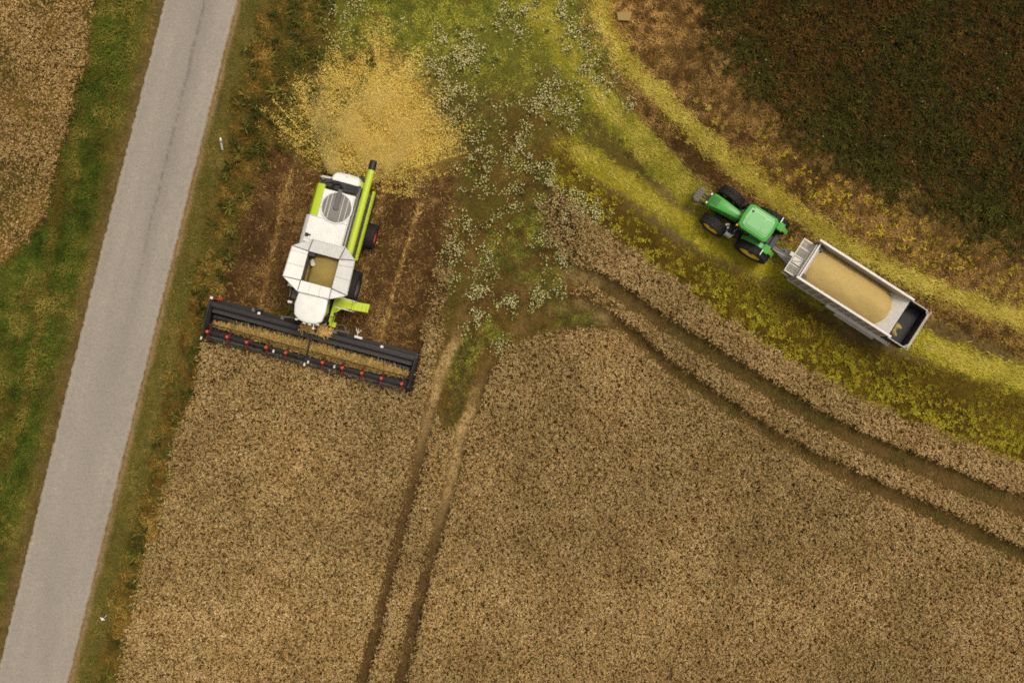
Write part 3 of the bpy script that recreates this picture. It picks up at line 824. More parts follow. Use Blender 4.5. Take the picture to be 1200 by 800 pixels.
    grass(b, X[k], Y[k], x[k], y[k], [C3(126, 104, 24, 1.5), C3(166, 140, 40, 1.5)], L=(.07, .2), w=(.024, .042), el=(.1, .9), seed=67)
    b.build('dry_stalks', 'brown dry stalks on the strip above the tractor lanes', 'dry stalks')

    # --- yellow-green weeds between the lanes and the wheat
    b = Blades()
    X, Y, x, y = pts(300, (620, 140, 1310, 620), lambda X, Y: sm(-5, 5, sdp(X, Y, YWEED) + (fbm(X / 10, Y / 10, 71) - .5) * 14) * (1 - .85 * np.maximum.reduce(lanes(X, Y)[0])))
    YB = [C3(72, 56, 17, 1.5), C3(100, 82, 22, 1.5), C3(132, 114, 34, 1.5)]
    grass(b, X, Y, x, y, YB, L=(.06, .18), w=(.02, .038), el=(.1, 1.1), clump=1.6, tn=1.3, seed=72)
    def my(X, Y):
        dlow = -sdp(X, Y, CROP_E)
        edge = np.exp(-((dlow - 14) / 26.0) ** 2)
        return sm(-8, 2, sdp(X, Y, YWEED)) * (.34 + .66 * edge) * sm(.32, .62, fbm(X / 7, Y / 7, 73, 3)) * (.55 + .45 * sm(720, 860, X)) * (1 - np.maximum.reduce(lanes(X, Y)[0]))
    X, Y, x, y = pts(46, (620, 140, 1310, 620), my, .25)
    n = len(x)
    tufts(b, X, Y, x, y, 10, rng.uniform(.08, .22, n), [C3(100, 90, 20, 1.5), C3(134, 122, 28, 1.5), C3(168, 154, 44, 1.5)], t=np.clip(.45 * rng.random(n) + .5 * np.exp(-((-sdp(X, Y, CROP_E) - 14) / 24.0) ** 2), 0, 1), hgt=.25, leafw=.07)
    b.build('yellow_weeds', 'yellow green leafy weeds between the tractor lanes and the wheat', 'weeds')

    b = Blades()
    def my2(X, Y):
        d, _ = dline(X, Y, [(900, 185), (950, 225), (1010, 250), (1080, 285), (1200, 330), (1330, 370)])
        return np.exp(-(d / 30) ** 2) * sm(.36, .64, fbm(X / 8, Y / 8, 75, 3)) * (sdp(X, Y, SCRUB) < -8) * (1 - .9 * np.maximum.reduce(lanes(X, Y)[0]))
    X, Y, x, y = pts(26, (860, 150, 1310, 420), my2, .2)
    n = len(x)
    tufts(b, X, Y, x, y, 9, rng.uniform(.07, .19, n), [C3(126, 106, 24, 1.5), C3(166, 142, 36, 1.5), C3(190, 164, 60, 1.5)], hgt=.2, leafw=.08)
    b.build('yellow_weeds', 'yellow weeds on the brown strip between the dark scrub and upper lane', 'weeds')

    # --- trodden straw in the wheel tracks through the wheat
    b = Blades()
    X, Y, x, y = pts(170, FULL, lambda X, Y: ruts(X, Y) * (.25 + .75 * sm(.36, .56, fbm(X / 12, Y / 12, 111))))
    isg = rng.random(len(x)) < .55 * sm(.45, .6, fbm(X / 22, Y / 22, 113)) * sm(560, 640, X)
    k = ~isg; grass(b, X[k], Y[k], x[k], y[k], [C3(84, 64, 34, 1.5), C3(116, 92, 52, 1.5), C3(150, 124, 76, 1.5)], L=(.05, .16), w=(.016, .03), el=(-.05, .5), seed=112, clump=2)
    k = isg; grass(b, X[k], Y[k], x[k], y[k], [C3(70, 72, 28, 1.6), C3(98, 94, 38, 1.6)], L=(.06, .2), w=(.02, .034), el=(.1, 1.0), seed=114, clump=2)
    b.build('trodden_straw', 'trodden straw and sparse grass in the wheel tracks through the wheat', 'straw')

    # --- dark scrub in the corner
    b = Blades()
    mS = lambda X, Y: sm(-30, 40, sdp(X, Y, SCRUB) + (fbm(X / 14, Y / 14, 81, 4) - .5) * 50)
    X, Y, x, y = pts(75, (790, -110, 1310, 350), mS, .3)
    n = len(x)
    q = fbm(X / 55, Y / 55, 82, 3)
    edge = sm(60, 10, sdp(X, Y, SCRUB))
    DG = [C3(42, 39, 11, 1.55), C3(60, 56, 18, 1.55), C3(84, 82, 29, 1.55)]
    RB = [C3(56, 40, 14, 1.55), C3(82, 58, 23, 1.55), C3(112, 80, 38, 1.55)]
    isr = rng.random(n) < np.clip(.52 * sm(.38, .62, q) + .16 - .25 * edge, 0, 1)
    for s_, cols in ((~isr, DG), (isr, RB)):
        k = s_
        tufts(b, X[k], Y[k], x[k], y[k], 9, rng.uniform(.10, .30, k.sum()) * (.6 + .8 * fbm(X[k] / 14, Y[k] / 14, 84, 2)), cols, t=np.clip(rng.random(k.sum()) * .7 + .3 * edge[k] * rng.random(k.sum()), 0, 1), hgt=.35, leafw=.055, el=(.0, 1.2))
    X, Y, x, y = pts(.07, (790, -110, 1310, 350), mS, .5)
    b.add(x, y, .55, rng.random(len(x)) * TAU, .2, .09, .07, C3(150, 146, 120), droop=.2, tipw=.7)
    b.build('dark_scrub', 'dark green and reddish brown scrub filling the corner of the field', 'scrub')


veg()


# ================================================================= THE COMBINE HARVESTER
def loc2(o, ang, px, py, z):
    x, y = W(px, py, z); dx, dy = x - o[0], y - o[1]
    return (dx * math.cos(ang) + dy * math.sin(ang), -dx * math.sin(ang) + dy * math.cos(ang))


def helix(mb, x0, x1, y, z, r0, r1, pitch, hand=1, seg=14):
    n = int(abs(x1 - x0) / pitch * seg); vs = []; fs = []
    for k in range(n + 1):
        a = hand * 2 * math.pi * k / seg; x = x0 + (x1 - x0) * k / n
        for r in (r0, r1):
            for dx in (-.012, .012):
                vs.append((x + dx, y + r * math.cos(a), z + r * math.sin(a)))
    for k in range(n):
        a, c = k * 4, k * 4 + 4
        fs += [(a, a + 2, c + 2, c), (a + 1, c + 1, c + 3, a + 3), (a + 2, a + 3, c + 3, c + 2)]
    mb.add(vs, fs)


def make_combine():
    global K_PLAN
    K_PLAN = 1.022
    o = W(372, 318, 3.6)
    root = empty('combine_harvester', (o[0], o[1], 0), R(-15))
    tag(root, 'white and lime combine harvester with a wide dark header cutting the wheat', 'combine harvester')
    cx = .1
    # chassis and body
    m = MB(); m.box(-.95, 1.15, -1.1, 5.0, .75, 1.75); m.box(-1.3, 1.5, -.62, -.18, .75, 1.15); m.box(-1.1, 1.3, 2.68, 2.92, .55, .85)
    m.box(-.7, .9, 4.6, 5.3, .9, 1.9)
    m.build('chassis', M['dark'], root, .03)
    m = MB(); m.box(-1.15, 1.02, 1.42, 2.84, 1.7, 3.42); m.box(-.84, 1.02, 2.84, 4.42, 1.7, 3.42)
    m.prism([(-1.15, 2.0), (-1.5, 1.5), (-1.52, 2.95), (-1.42, 3.2), (-1.15, 3.44)], 'y', -1.15, 2.86)
    m.prism([(1.02, 1.9), (1.36, 1.5), (1.40, 2.75), (1.02, 2.9)], 'y', -1.1, 1.3)
    m.build('body', M['white'], root, .03)
    # lime side panels
    m = MB(); m.prism([(-.845, 3.0), (-.845, 3.40), (-1.02, 3.40), (-1.24, 3.28), (-1.48, 2.7), (-1.52, 1.35), (-1.42, 1.35), (-1.2, 2.9)], 'y', 2.87, 4.64)
    m.build('side_panel', M['lime'], root, .02)
    m = MB(); m.prism([(1.53, 2.44), (1.60, 2.48), (1.67, 2.38), (1.68, 2.12), (1.64, 2.12), (1.57, 2.34)], 'y', 1.15, 5.06)
    m.build('side_panel', M['lime'], root, .03)
    m = MB(); m.box(1.52, 1.60, 1.2, 5.0, 1.2, 2.3); m.build('lower_panel', M['dark'], root, .02)
    # white engine deck with pressed ribs
    m = MB(); m.prism([(-1.2, 1.4), (1.04, 1.4), (1.04, 4.36), (-.80, 4.36), (-.80, 2.86), (-1.2, 2.86)], 'z', 3.425, 3.50)
    for k in range(15):
        x = -1.02 + k * .135; m.box(x, x + .045, 1.62, 2.74, 3.495, 3.52)
    d = m.build('engine_deck', M['white'], root, .012)
    for pth in ([(-1.19, 2.82, 3.503), (1.03, 2.82, 3.503)], [(-1.19, 1.56, 3.503), (1.03, 1.56, 3.503)], [(.86, 1.56, 3.503), (.86, 4.3, 3.503)]):
        m = MB(); m.tube(pth, .008, 5); m.build('panel_seam', M['grey'], d)
    m = MB(); m.box(-1.16, -1.0, 1.68, 1.86, 3.5, 3.62); m.tube([(-1.0, 1.78, 3.58), (-.86, 1.80, 3.58)], .04); m.build('filler_cap', M['black'], d, .02)
    m = MB(); m.tube([(.97, 1.6, 3.55), (.99, 4.6, 3.50)], .055); m.box(.99, 1.10, 1.5, 4.9, 3.2, 3.46)
    m.box(1.05, 1.5, 1.3, 4.9, 1.5, 1.6)
    m.build('duct', M['grey'], root, .02)
    # rotary radiator screen
    sx, sy, r = .10, 3.56, .80
    m = MB(); m.lathe([(.001, 3.50), (r + .07, 3.50), (r + .07, 3.56), (r + .03, 3.585), (r, 3.575), (.001, 3.575)], (sx, sy, 0), 'z', 56)
    scr = m.build('radiator_screen', M['white'], root)
    m = MB(); m.lathe([(.001, 3.577), (r - .005, 3.577), (r - .005, 3.592), (r * .5, 3.61), (.001, 3.617)], (sx, sy, 0), 'z', 56)
    m.build('mesh', M['screen'], scr)
    m = MB()
    for k in (-.56, -.36, .28, .55):
        q = math.sqrt((r - .02) ** 2 - k * k); m.box(sx + k - .014, sx + k + .014, sy - q, sy + q, 3.60, 3.625)
    m.build('bar', M['galv_light'], scr)
    m = MB()
    for k in range(-7, 8):
        x = k * .1 + .03; q = math.sqrt(max(.01, (r - .03) ** 2 - x * x)); m.box(sx + x - .012, sx + x + .012, sy - q, sy + q, 3.60, 3.612)
    m.build('slat', M['grey'], scr)
    m = MB(); m.prism(rrect(sx - .13, sx + .10, sy - .12, sy + .98, .08), 'z', 3.62, 3.72); m.lathe([(.001, 3.60), (.17, 3.60), (.15, 3.68), (.001, 3.7)], (sx - .02, sy - .02, 0), 'z', 18)
    m.build('suction_arm', M['grey'], scr, .02)
    # engine bay behind the screen
    m = MB(); m.hexa([(-1.22, 4.40, 2.6), (.98, 4.40, 2.6), (.98, 5.04, 2.6), (-1.22, 5.04, 2.6), (-1.22, 4.66, 3.15), (.98, 4.42, 3.30), (.98, 5.06, 3.05), (-1.22, 5.06, 3.05)])
    eb = m.build('engine_bay', M['dark'], root, .02)
    m = MB()
    m.tube([(-.5, 4.55, 3.2), (-.45, 4.8, 3.32), (-.1, 4.9, 3.28), (.1, 4.7, 3.3)], .07); m.tube([(.2, 4.5, 3.34), (.9, 4.62, 3.34)], .035)
    m.box(-.35, -.05, 4.5, 4.75, 3.1, 3.36); m.box(.25, .8, 4.7, 4.98, 3.05, 3.2); m.tube([(-.9, 4.75, 3.12), (-.2, 5.0, 3.2)], .04)
    m.build('pipe', M['black'], eb, .015)
    m = MB(); m.tube([(-1.0, 4.9, 3.0), (-1.02, 4.92, 3.42)], .07, 12); m.build('exhaust', M['grey'], eb)
    m = MB(); m.hexa([(-1.28, 4.98, 2.9), (-.72, 5.02, 2.95), (-.66, 5.14, 2.95), (-1.22, 5.12, 2.9), (-1.28, 4.98, 3.08), (-.72, 5.02, 3.12), (-.66, 5.14, 3.1), (-1.22, 5.12, 3.04)])
    m.build('corner_trim', M['galv'], root, .02)
    # rear hood: a curved hood falling to the back
    rings = []
    for k in range(9):
        u = k / 8; y = 5.02 + .56 * math.sin(u * math.pi / 2); hw = .80 * math.cos(u * math.pi / 2 * .78) ** .7; z = 3.10 - .55 * (1 - math.cos(u * math.pi / 2)) ** 1.2
        rings.append([(cx - hw, y, 1.5), (cx - hw, y, z - .12), (cx - hw * .88, y, z - .02), (cx, y, z), (cx + hw * .88, y, z - .02), (cx + hw, y, z - .12), (cx + hw, y, 1.5)])
    m = MB(); m.loft(rings); rh = m.build('rear_hood', M['white'], root)
    m = MB(); m.box(.05, .14, 5.3, 5.36, 3.0, 3.03); m.build('latch', M['black'], rh)
    m = MB(); m.box(.86, 1.08, 4.95, 5.3, 2.3, 2.95); m.build('rear_trim', M['lime'], root, .03)
    m = MB(); m.prism(rrect(-.9, 1.1, 5.0, 5.75, .2), 'z', 1.0, 1.45)
    for k in range(6): m.box(-.7 + k * .3, -.66 + k * .3, 5.5, 5.95, .95, 1.2)
    m.build('straw_spreader', M['dark'], root, .03)
    # grain tank
    ix0, ix1, iy0, iy1, zi = -.80, .92, -.68, .94, 3.36
    m = MB(); t = .05
    for a in ((ix0 - t, ix0, iy0 - t, iy1 + t), (ix1, ix1 + t, iy0 - t, iy1 + t), (ix0, ix1, iy0 - t, iy0), (ix0, ix1, iy1, iy1 + t)):
        m.box(a[0], a[1], a[2], a[3], 1.9, zi)
    m.box(ix0, ix1, iy0, iy1, 1.8, 1.88)
    tank = m.build('grain_tank', M['grey'], root)
    outer = {'L': [(-1.60, .98, 3.86), (-1.66, -.72, 3.86)], 'F': [(-.72, -1.30, 3.80), (1.02, -1.26, 3.80)], 'Rr': [(1.90, -.84, 3.86), (1.84, 1.08, 3.86)], 'B': [(1.15, 1.62, 3.80), (-.62, 1.60, 3.80)]}
    inner = {'L': [(ix0, iy1, zi), (ix0, iy0, zi)], 'F': [(ix0, iy0, zi), (ix1, iy0, zi)], 'Rr': [(ix1, iy0, zi), (ix1, iy1, zi)], 'B': [(ix1, iy1, zi), (ix0, iy1, zi)]}
    def panel(q, th=.035):
        q = [Vector(p) for p in q]; n = (q[1] - q[0]).cross(q[2] - q[0]).normalized()
        if n.z < 0: n = -n
        return MB().add([tuple(p - n * th) for p in q] + [tuple(p) for p in q], [tuple(range(len(q) - 1, -1, -1)), tuple(range(len(q), 2 * len(q)))] + [(i, (i + 1) % len(q), len(q) + (i + 1) % len(q), len(q) + i) for i in range(len(q))])
    for k in 'L', 'F', 'Rr', 'B':
        f = panel([inner[k][0], inner[k][1], outer[k][1], outer[k][0]]).build('tank_flap', M['white'], root, .01)
        a0, a1, b0, b1 = [Vector(p) for p in (inner[k][0], inner[k][1], outer[k][0], outer[k][1])]
        m = MB(); up = Vector((0, 0, .012))
        cuts = {'L': (.55, .12), 'Rr': (.42, .8), 'F': (.33, .66), 'B': (.2, .36, .52, .68, .84)}[k]
        for c in cuts:
            m.tube([a0.lerp(a1, c) + up, b0.lerp(b1, c) + up], .012 if k in 'LF' else .016, 6)
        m.tube([b0 + up, b1 + up], .022, 6)
        m.build('rib', M['galv'] if k != 'B' else M['white'], f)
    for (k1, k2) in (('L', 'F'), ('F', 'Rr'), ('Rr', 'B'), ('B', 'L')):
        c0 = inner[k1][1]; p1 = outer[k1][1]; p2 = outer[k2][0]
        mid = ((p1[0] + p2[0]) / 2, (p1[1] + p2[1]) / 2, (p1[2] + p2[2]) / 2 - .06)
        q = [Vector(c0) - Vector((0, 0, .01)), Vector(p1) - Vector((0, 0, .02)), Vector(mid), Vector(p2) - Vector((0, 0, .02))]
        g1 = panel([q[0], q[1], q[2]], .02); g2 = panel([q[0], q[2], q[3]], .02); g1.add(g2.v, g2.f)
        gu = g1.build('corner_gusset', M['white'], root)
        m = MB(); off = Vector((0, 0, .03)); m.tube([q[1] + off, q[0].lerp(q[1], .5) + off * 1.3, q[0] + off * 1.4], .022, 6); m.tube([q[3] + off, q[0].lerp(q[3], .5) + off * 1.3, q[0] + off * 1.4], .022, 6)
        m.build('stay_rod', M['grey'], gu)
    m = MB(); m.tube([(-.62, .62, 2.2), (-.55, .45, 2.95), (-.42, .32, 3.16)], .12, 12); m.build('filling_auger', M['galv_light'], tank)
    m = MB(); m.tube([(-.76, .7, 3.1), (-.3, .84, 3.12), (.1, .90, 3.15)], .03, 6); m.box(-.79, -.45, .72, .92, 2.7, 3.22); m.build('sensor_bracket', M['dark'], tank, .02)
    # cab
    m = MB()
    q0 = [(-.68, -1.18), (.92, -1.14), (1.00, -2.0), (.92, -2.55), (.62, -2.76), (.15, -2.82), (-.32, -2.76), (-.62, -2.52), (-.74, -2.0)]
    sh = lambda pl, k, z: [(cx + .0 + (x - cx) * k, -1.9 + (y + 1.9) * k, z) for x, y in pl]
    m.loft([sh(q0, .97, 3.42), sh(q0, 1.0, 3.47), sh(q0, 1.0, 3.58), sh(q0, .96, 3.65), sh(q0, .80, 3.69), sh(q0, .4, 3.705)])
    roof = m.build('cab_roof', M['white'], root, .03, angle=50)
    m = MB(); gl = [(-.62, -1.2), (.86, -1.16), (.92, -2.0), (.80, -2.5), (.15, -2.66), (-.52, -2.48), (-.66, -2.0)]
    m.loft([sh(gl, .94, 1.95), sh(gl, 1.0, 2.5), sh(gl, .98, 3.41)]); cab = m.build('cab_glass', M['glass'], root)
    m = MB(); m.box(-.6, .85, -2.4, -1.15, 1.72, 1.93); m.box(-.1, .4, -1.75, -1.3, 1.94, 2.35); m.box(-.1, .4, -1.38, -1.24, 2.3, 2.95)
    m.build('cab_floor', M['black'], root, .03)
    for (x, y) in ((-.60, -1.2), (.85, -1.17), (-.50, -2.46), (.78, -2.48)):
        m = MB(); m.tube([(x, y, 1.93), (x, y, 3.42)], .045, 8); m.build('cab_pillar', M['dark'], cab)
    for x, y in ((-.45, -2.78), (.0, -2.86), (.3, -2.86), (.72, -2.76)):
        m = MB(); m.box(x - .08, x + .08, y - .03, y + .05, 3.40, 3.52); m.build('work_light', M['lamp'], roof, .015)
    m = MB(); m.tube([(.5, -2.72, 3.5), (.56, -2.98, 3.52)], .02, 6); m.box(.50, .62, -3.05, -2.97, 3.42, 3.58); m.build('camera_arm', M['lamp'], roof)
    # mirrors
    for sgn, bx in ((-1, -.72), (1, .96)):
        m = MB(); m.tube([(bx, -2.1, 3.2), (bx + sgn * .35, -2.2, 3.1), (bx + sgn * .45, -2.0, 2.9)], .022, 6)
        mi = m.build('mirror', M['black'], root)
        m = MB(); m.box(bx + sgn * .45 - .12, bx + sgn * .45 + .12, -2.04, -1.9, 2.5, 2.98); m.build('mirror_head', M['lamp'] if sgn < 0 else M['black'], mi, .04)
    m = MB(); m.prism(rrect(-1.30, -1.02, -1.75, -1.15, .08), 'z', 2.2, 2.32); m.tube([(-1.25, -1.2, 2.3), (-1.25, -1.2, 3.1), (-1.22, -1.7, 3.1), (-1.22, -1.7, 2.3)], .02, 6); m.build('service_step', M['grey'], root, .02)
    m = MB(); m.hexa([(-.98, -1.5, 1.6), (-.70, -1.5, 1.6), (-.70, -.9, 1.6), (-.98, -.9, 1.6), (-.92, -1.4, 2.6), (-.72, -1.4, 2.6), (-.72, -.9, 3.1), (-.92, -.9, 3.1)]); m.build('cab_side_trim', M['lime'], root, .03)
    # platform and ladder on the left of the machine
    m = MB(); m.prism([(.95, -.88), (1.85, -1.06), (1.98, -1.10), (1.98, -1.52), (1.5, -1.62), (1.22, -1.9), (1.1, -2.5), (.95, -2.5)], 'z', 1.92, 1.99)
    pf = m.build('platform', M['lime'], root, .015)
    m = MB(); q = [(1.99, -1.06), (1.99, -1.54)]
    m.hexa([(1.99, -1.54, 1.86), (2.86, -1.46, 1.50), (2.86, -.98, 1.50), (1.99, -1.06, 1.86), (1.99, -1.54, 1.93), (2.86, -1.46, 1.57), (2.86, -.98, 1.57), (1.99, -1.06, 1.93)])
    for k in range(4):
        f = .12 + k * .25; x = 1.99 + .87 * f; z = 1.93 - .36 * f; m.box(x - .02, x + .02, -1.5 + .06 * f, -1.06 + .06 * f, z, z + .03)
    m.build('ladder', M['lime'], root, .012)
    for y in (-1.03, -1.60):
        m = MB(); yy = y; m.tube([(1.25, yy - (.08 if y < -1.2 else -.05), 2.0), (1.30, yy, 2.85), (1.9, yy, 2.85), (2.15, yy, 2.6), (2.2, yy, 1.9)], .024, 8); m.build('handrail', M['lamp'], root)
    m = MB(); m.box(1.0, 1.12, -2.7, -2.0, 1.2, 1.9); m.box(1.02, 1.3, -2.75, -2.45, 1.1, 1.5); m.build('front_panel', M['lime'], root, .03)
    # wheels
    for sgn in (-1, 1):
        make_wheel(root, (cx + sgn * 1.46, -.35, 1.0), 1.0, .72, .50, M['grey'], 'x', sgn, 20)
        make_wheel(root, (cx + sgn * 1.74, 2.80, .72), .72, .52, .36, M['red'], 'x', sgn, 18)
    # unloading auger folded back
    m = MB(); m.tube([(1.20, .9, 3.0), (1.34, 1.25, 3.36), (1.36, 1.5, 3.40)], .19, 18); m.tube([(1.36, 1.45, 3.40), (1.36, 6.02, 3.40)], .19, 20)
    for y in (2.6, 4.2): m.tube([(1.36, y, 3.40), (1.36, y + .05, 3.40)], .20, 20)
    au = m.build('unloading_auger', M['lime'], root)
    m = MB(); m.tube([(1.36, 6.0, 3.40), (1.35, 6.3, 3.39), (1.34, 6.5, 3.34)], [.20, .21, .19], 18); m.build('spout', M['black'], au)
    m = MB(); m.tube([(1.2, 4.7, 2.7), (1.3, 4.7, 3.2)], .05, 8); m.box(1.15, 1.55, 4.6, 4.8, 3.17, 3.2); m.build('auger_cradle', M['grey'], root)
    # feeder house
    m = MB(); m.hexa([(-.62, -3.2, .55), (.82, -3.2, .55), (.82, -1.1, 1.0), (-.62, -1.1, 1.0), (-.62, -3.2, 1.25), (.82, -3.2, 1.25), (.82, -1.1, 1.9), (-.62, -1.1, 1.9)])
    m.build('feeder_house', M['dark'], root, .03)

    # ---- header
    K_PLAN = 1.008
    HS = .16
    hx0, hx1 = -6.0, 5.95
    m = MB(); m.box(hx0, hx1, -3.32, -3.22, .35, 1.30); m.prism([(-3.46, 1.30), (-3.12, 1.30), (-3.10, 1.38), (-3.18, 1.46), (-3.40, 1.46), (-3.47, 1.40)], 'x', hx0, hx1)
    m.box(hx0, hx1, -3.25, -2.98, .30, .55)
    hd = m.build('header', M['black_steel'], root, .02, loc=(HS, 0, 0))
    m = MB(); m.box(hx0 + .1, hx1 - .1, -3.74, -3.69, 1.12, 1.18); m.box(hx0 + .1, hx1 - .1, -3.70, -3.46, 1.10, 1.13); m.build('upper_deflector', M['dark'], hd)
    m = MB(); m.prism([(-3.3, .30), (-3.9, .22), (-4.6, .24), (-5.15, .34), (-5.15, .30), (-4.6, .18), (-3.9, .16), (-3.3, .24)], 'x', hx0 + .05, hx1 - .05); m.build('table', M['black_steel'], hd)
    m = MB(); m.tube([(hx0 + .15, -3.98, .62), (hx1 - .15, -3.98, .62)], .20, 16); helix(m, hx0 + .2, -.8, -3.98, .62, .19, .32, .55, 1); helix(m, hx1 - .2, .8, -3.98, .62, .19, .32, .55, -1)
    for k in range(10):
        a = k * 1.3; x = -.65 + k * .14; m.tube([(x, -3.98, .62), (x, -3.98 + .36 * math.cos(a), .62 + .36 * math.sin(a))], .012, 5)
    m.build('intake_auger', M['black_steel'], hd)
    m = MB(); m.box(hx0, hx1, -5.22, -5.14, .30, .335)
    for k in range(150):
        x = hx0 + .04 + k * .0795; m.add([(x, -5.21, .32), (x + .05, -5.21, .32), (x + .025, -5.34, .31)], [(0, 1, 2)])
    m.build('knife_bar', M['grey'], hd, smooth=False)
    for sgn, xx in ((-1, hx0), (1, hx1)):
        a, c = (xx - .16, xx + .06) if sgn < 0 else (xx - .06, xx + .16)
        m = MB(); m.prism([(-2.96, .3), (-2.96, 1.25), (-3.3, 1.40), (-4.2, 1.15), (-5.0, .80), (-5.45, .40), (-5.45, .2), (-4.0, .12)], 'x', a, c)
        m.prism([(-5.40, .22), (-5.40, .42), (-6.0, .16), (-6.0, .12)], 'x', (a + c) / 2 - .04, (a + c) / 2 + .04)
        m.build('end_divider', M['black_steel'], hd, .025)
    # reel: cross of tine bars in two halves
    ry, rz, rr = -4.86, 1.02, .50
    m = MB()
    for (a, c) in ((hx0 + .12, -.16), (.16, hx1 - .12)):
        m.tube([(a, ry, rz), (c, ry, rz)], .075, 10)
        for k in range(6):
            an = R(90 + 60 * k); y, z = ry + rr * math.cos(an), rz + rr * math.sin(an)
            m.tube([(a, y, z), (c, y, z)], .028, 6)
            nt_ = int((c - a) / .16)
            for i in range(nt_):
                x = a + .08 + i * .16; m.add([(x - .008, y, z), (x + .008, y, z), (x, y - .05, z - .24)], [(0, 1, 2)])
    reel = m.build('reel', M['black_steel'], hd)
    for i, bx in enumerate((-5.76, -4.6, -3.46, -2.32, -1.17, .98, 2.14, 3.28, 4.42, 5.62)):
        m = MB()
        for k in range(6):
            an = R(90 + 60 * k); u = Vector((0, math.cos(an), math.sin(an))); w = Vector((1, 0, 0)); v = u.cross(w)
            m.obox(Vector((bx, ry, rz)) + u * (rr * .5), w * .022, v * .05, u * (rr * .5))
        m.lathe([(.002, -.04), (.15, -.04), (.15, .04), (.002, .04)], (bx, ry, rz), 'x', 16)
        rd = m.build('reel_spider', M['spider'], reel)
        m = MB(); an = R(90); y, z = ry + rr * math.cos(an), rz + rr * math.sin(an)
        rings = []
        for q in range(7):
            ph = math.pi * q / 6; r_ = max(.001, .10 * math.sin(ph))
            rings.append([(bx + r_ * math.cos(t_ * TAU / 12), y + r_ * math.sin(t_ * TAU / 12), z - .10 * math.cos(ph)) for t_ in range(12)])
        m.loft(rings)
        m.build('bar_bearing', M['reel_red'], rd)
    for ax in (-6.05, 0.0, 6.0):
        m = MB(); m.tube([(ax, -3.3, 1.50), (ax + .0, -4.0, 1.50), (ax, -4.95, 1.24)], .055 if ax else .05, 8); m.box(ax - .07, ax + .07, -5.02, -4.7, .95, 1.30)
        m.build('reel_arm', M['black_steel'], hd, .01)
    for (x, y, z) in ((-1.85, -4.95, 1.46), (.18, -5.05, 1.38), (-.02, -5.25, 1.2), (1.70, -4.9, 1.46), (-6.2, -5.35, .8)):
        m = MB(); m.box(x - .05, x + .05, y - .09, y + .09, z, z + .08); m.build('height_sensor', M['galv_light'], hd, .015)
    for (x, y) in ((-6.02, -2.95), (-3.2, -3.1), (4.0, -3.12)):
        m = MB(); m.box(x - .08, x + .08, y - .07, y + .07, 1.40, 1.54); m.build('marker_lamp', M['lamp'], hd, .02)
    m = MB(); m.tube([(-5.95, -2.98, 1.2), (-5.45, -2.9, 1.28)], .03, 6); m.tube([(-5.7, -3.0, 1.25), (-5.6, -2.72, 1.35)], .025, 6); m.build('warning_bar', M['red'], hd)
    m = MB(); m.box(2.35, 2.8, -3.02, -2.9, 1.42, 1.46); m.tube([(2.5, -2.96, 1.45), (2.5, -2.75, 1.6), (2.38, -2.5, 1.72)], .025, 6); m.tube([(2.5, -2.75, 1.6), (2.68, -2.52, 1.72)], .025, 6); m.tube([(2.5, -2.9, 1.5), (2.5, -2.5, 1.66)], .02, 6)
    m.build('hose_bracket', M['lamp'], hd)
    for a, c in (((-3.6, -2.95, 1.2), (-3.1, -2.8, 1.25)), ((-1.9, -2.95, 1.3), (-1.0, -2.8, 1.4)), ((1.2, -2.9, 1.3), (2.0, -2.85, 1.35))):
        m = MB(); m.tube([a, c], .05, 8); m.box(a[0] - .1, a[0] + .1, -3.1, -2.9, 1.0, 1.3)
        m.build('hydraulic_cylinder', M['grey'], hd)
    for pth in ([(-.9, -2.5, 1.6), (-1.3, -2.4, 1.7), (-1.6, -2.2, 1.5)], [(1.2, -2.6, 1.4), (1.6, -2.5, 1.5), (1.9, -2.85, 1.4)]):
        m = MB(); m.tube(pth, .028, 6); m.build('hydraulic_hose', M['grey'], hd)
    m = MB(); m.box(-3.55, -3.1, -3.0, -2.85, 1.1, 1.35); m.build('lamp_bracket', M['black'], hd, .03)

    # cut crop lying in the header
    b = Blades()
    n = 9000
    x = rng.uniform(hx0 + .3, hx1 - .15, n); y = rng.normal(0, 1, n)
    wdt = np.interp(x, [-5.7, -4.8, -3.8, -2, 0, 3, 4.6, 5.9], [.10, .18, .30, .40, .42, .40, .30, .16]); cen = np.interp(x, [-6, -4, 0, 6], [-4.52, -4.38, -4.36, -4.38])
    y = cen + np.clip(y, -1.9, 1.9) * wdt * .55
    top = .62 + .34 * np.exp(-((y - cen) / .35) ** 2) * np.interp(wdt, [.1, .42], [.3, 1])
    z = top * rng.uniform(.75, 1.05, n)
    a_ = R(-15)
    b.add(x, y, z, rng.normal(R(90), 1.0, n), rng.uniform(-.3, .6, n), rng.uniform(.16, .38, n), rng.uniform(.025, .05, n), jitter(mixc([C3(124, 98, 50, 1.4), C3(164, 134, 74, 1.4), C3(190, 160, 96, 1.4)], rng.random(n)), .15), droop=.4)
    n = 700
    x = rng.uniform(-.75, .95, n); y = rng.normal(-3.16, .13, n)
    k = np.abs(x - .1) > .12
    x, y = x[k], y[k]; n = len(x)
    b.add(x, y, rng.uniform(1.46, 1.62, n), rng.normal(0, 1.0, n), rng.uniform(-.1, .4, n), rng.uniform(.15, .3, n), .05, jitter(mixc([C3(170, 134, 74, 1.3), C3(214, 178, 112, 1.3)], rng.random(n)), .12), droop=.4)
    cc = b.build('cut_crop', 'freshly cut straw and ears lying in the harvester header', 'cut crop')
    cc.location = root.matrix_basis @ Vector((0, 0, 0)); cc.location = (root.location.x + HS * math.cos(R(-15)), root.location.y + HS * math.sin(R(-15)), 0); cc.rotation_euler = root.rotation_euler

    # grain in the tank
    K_PLAN = 1.022
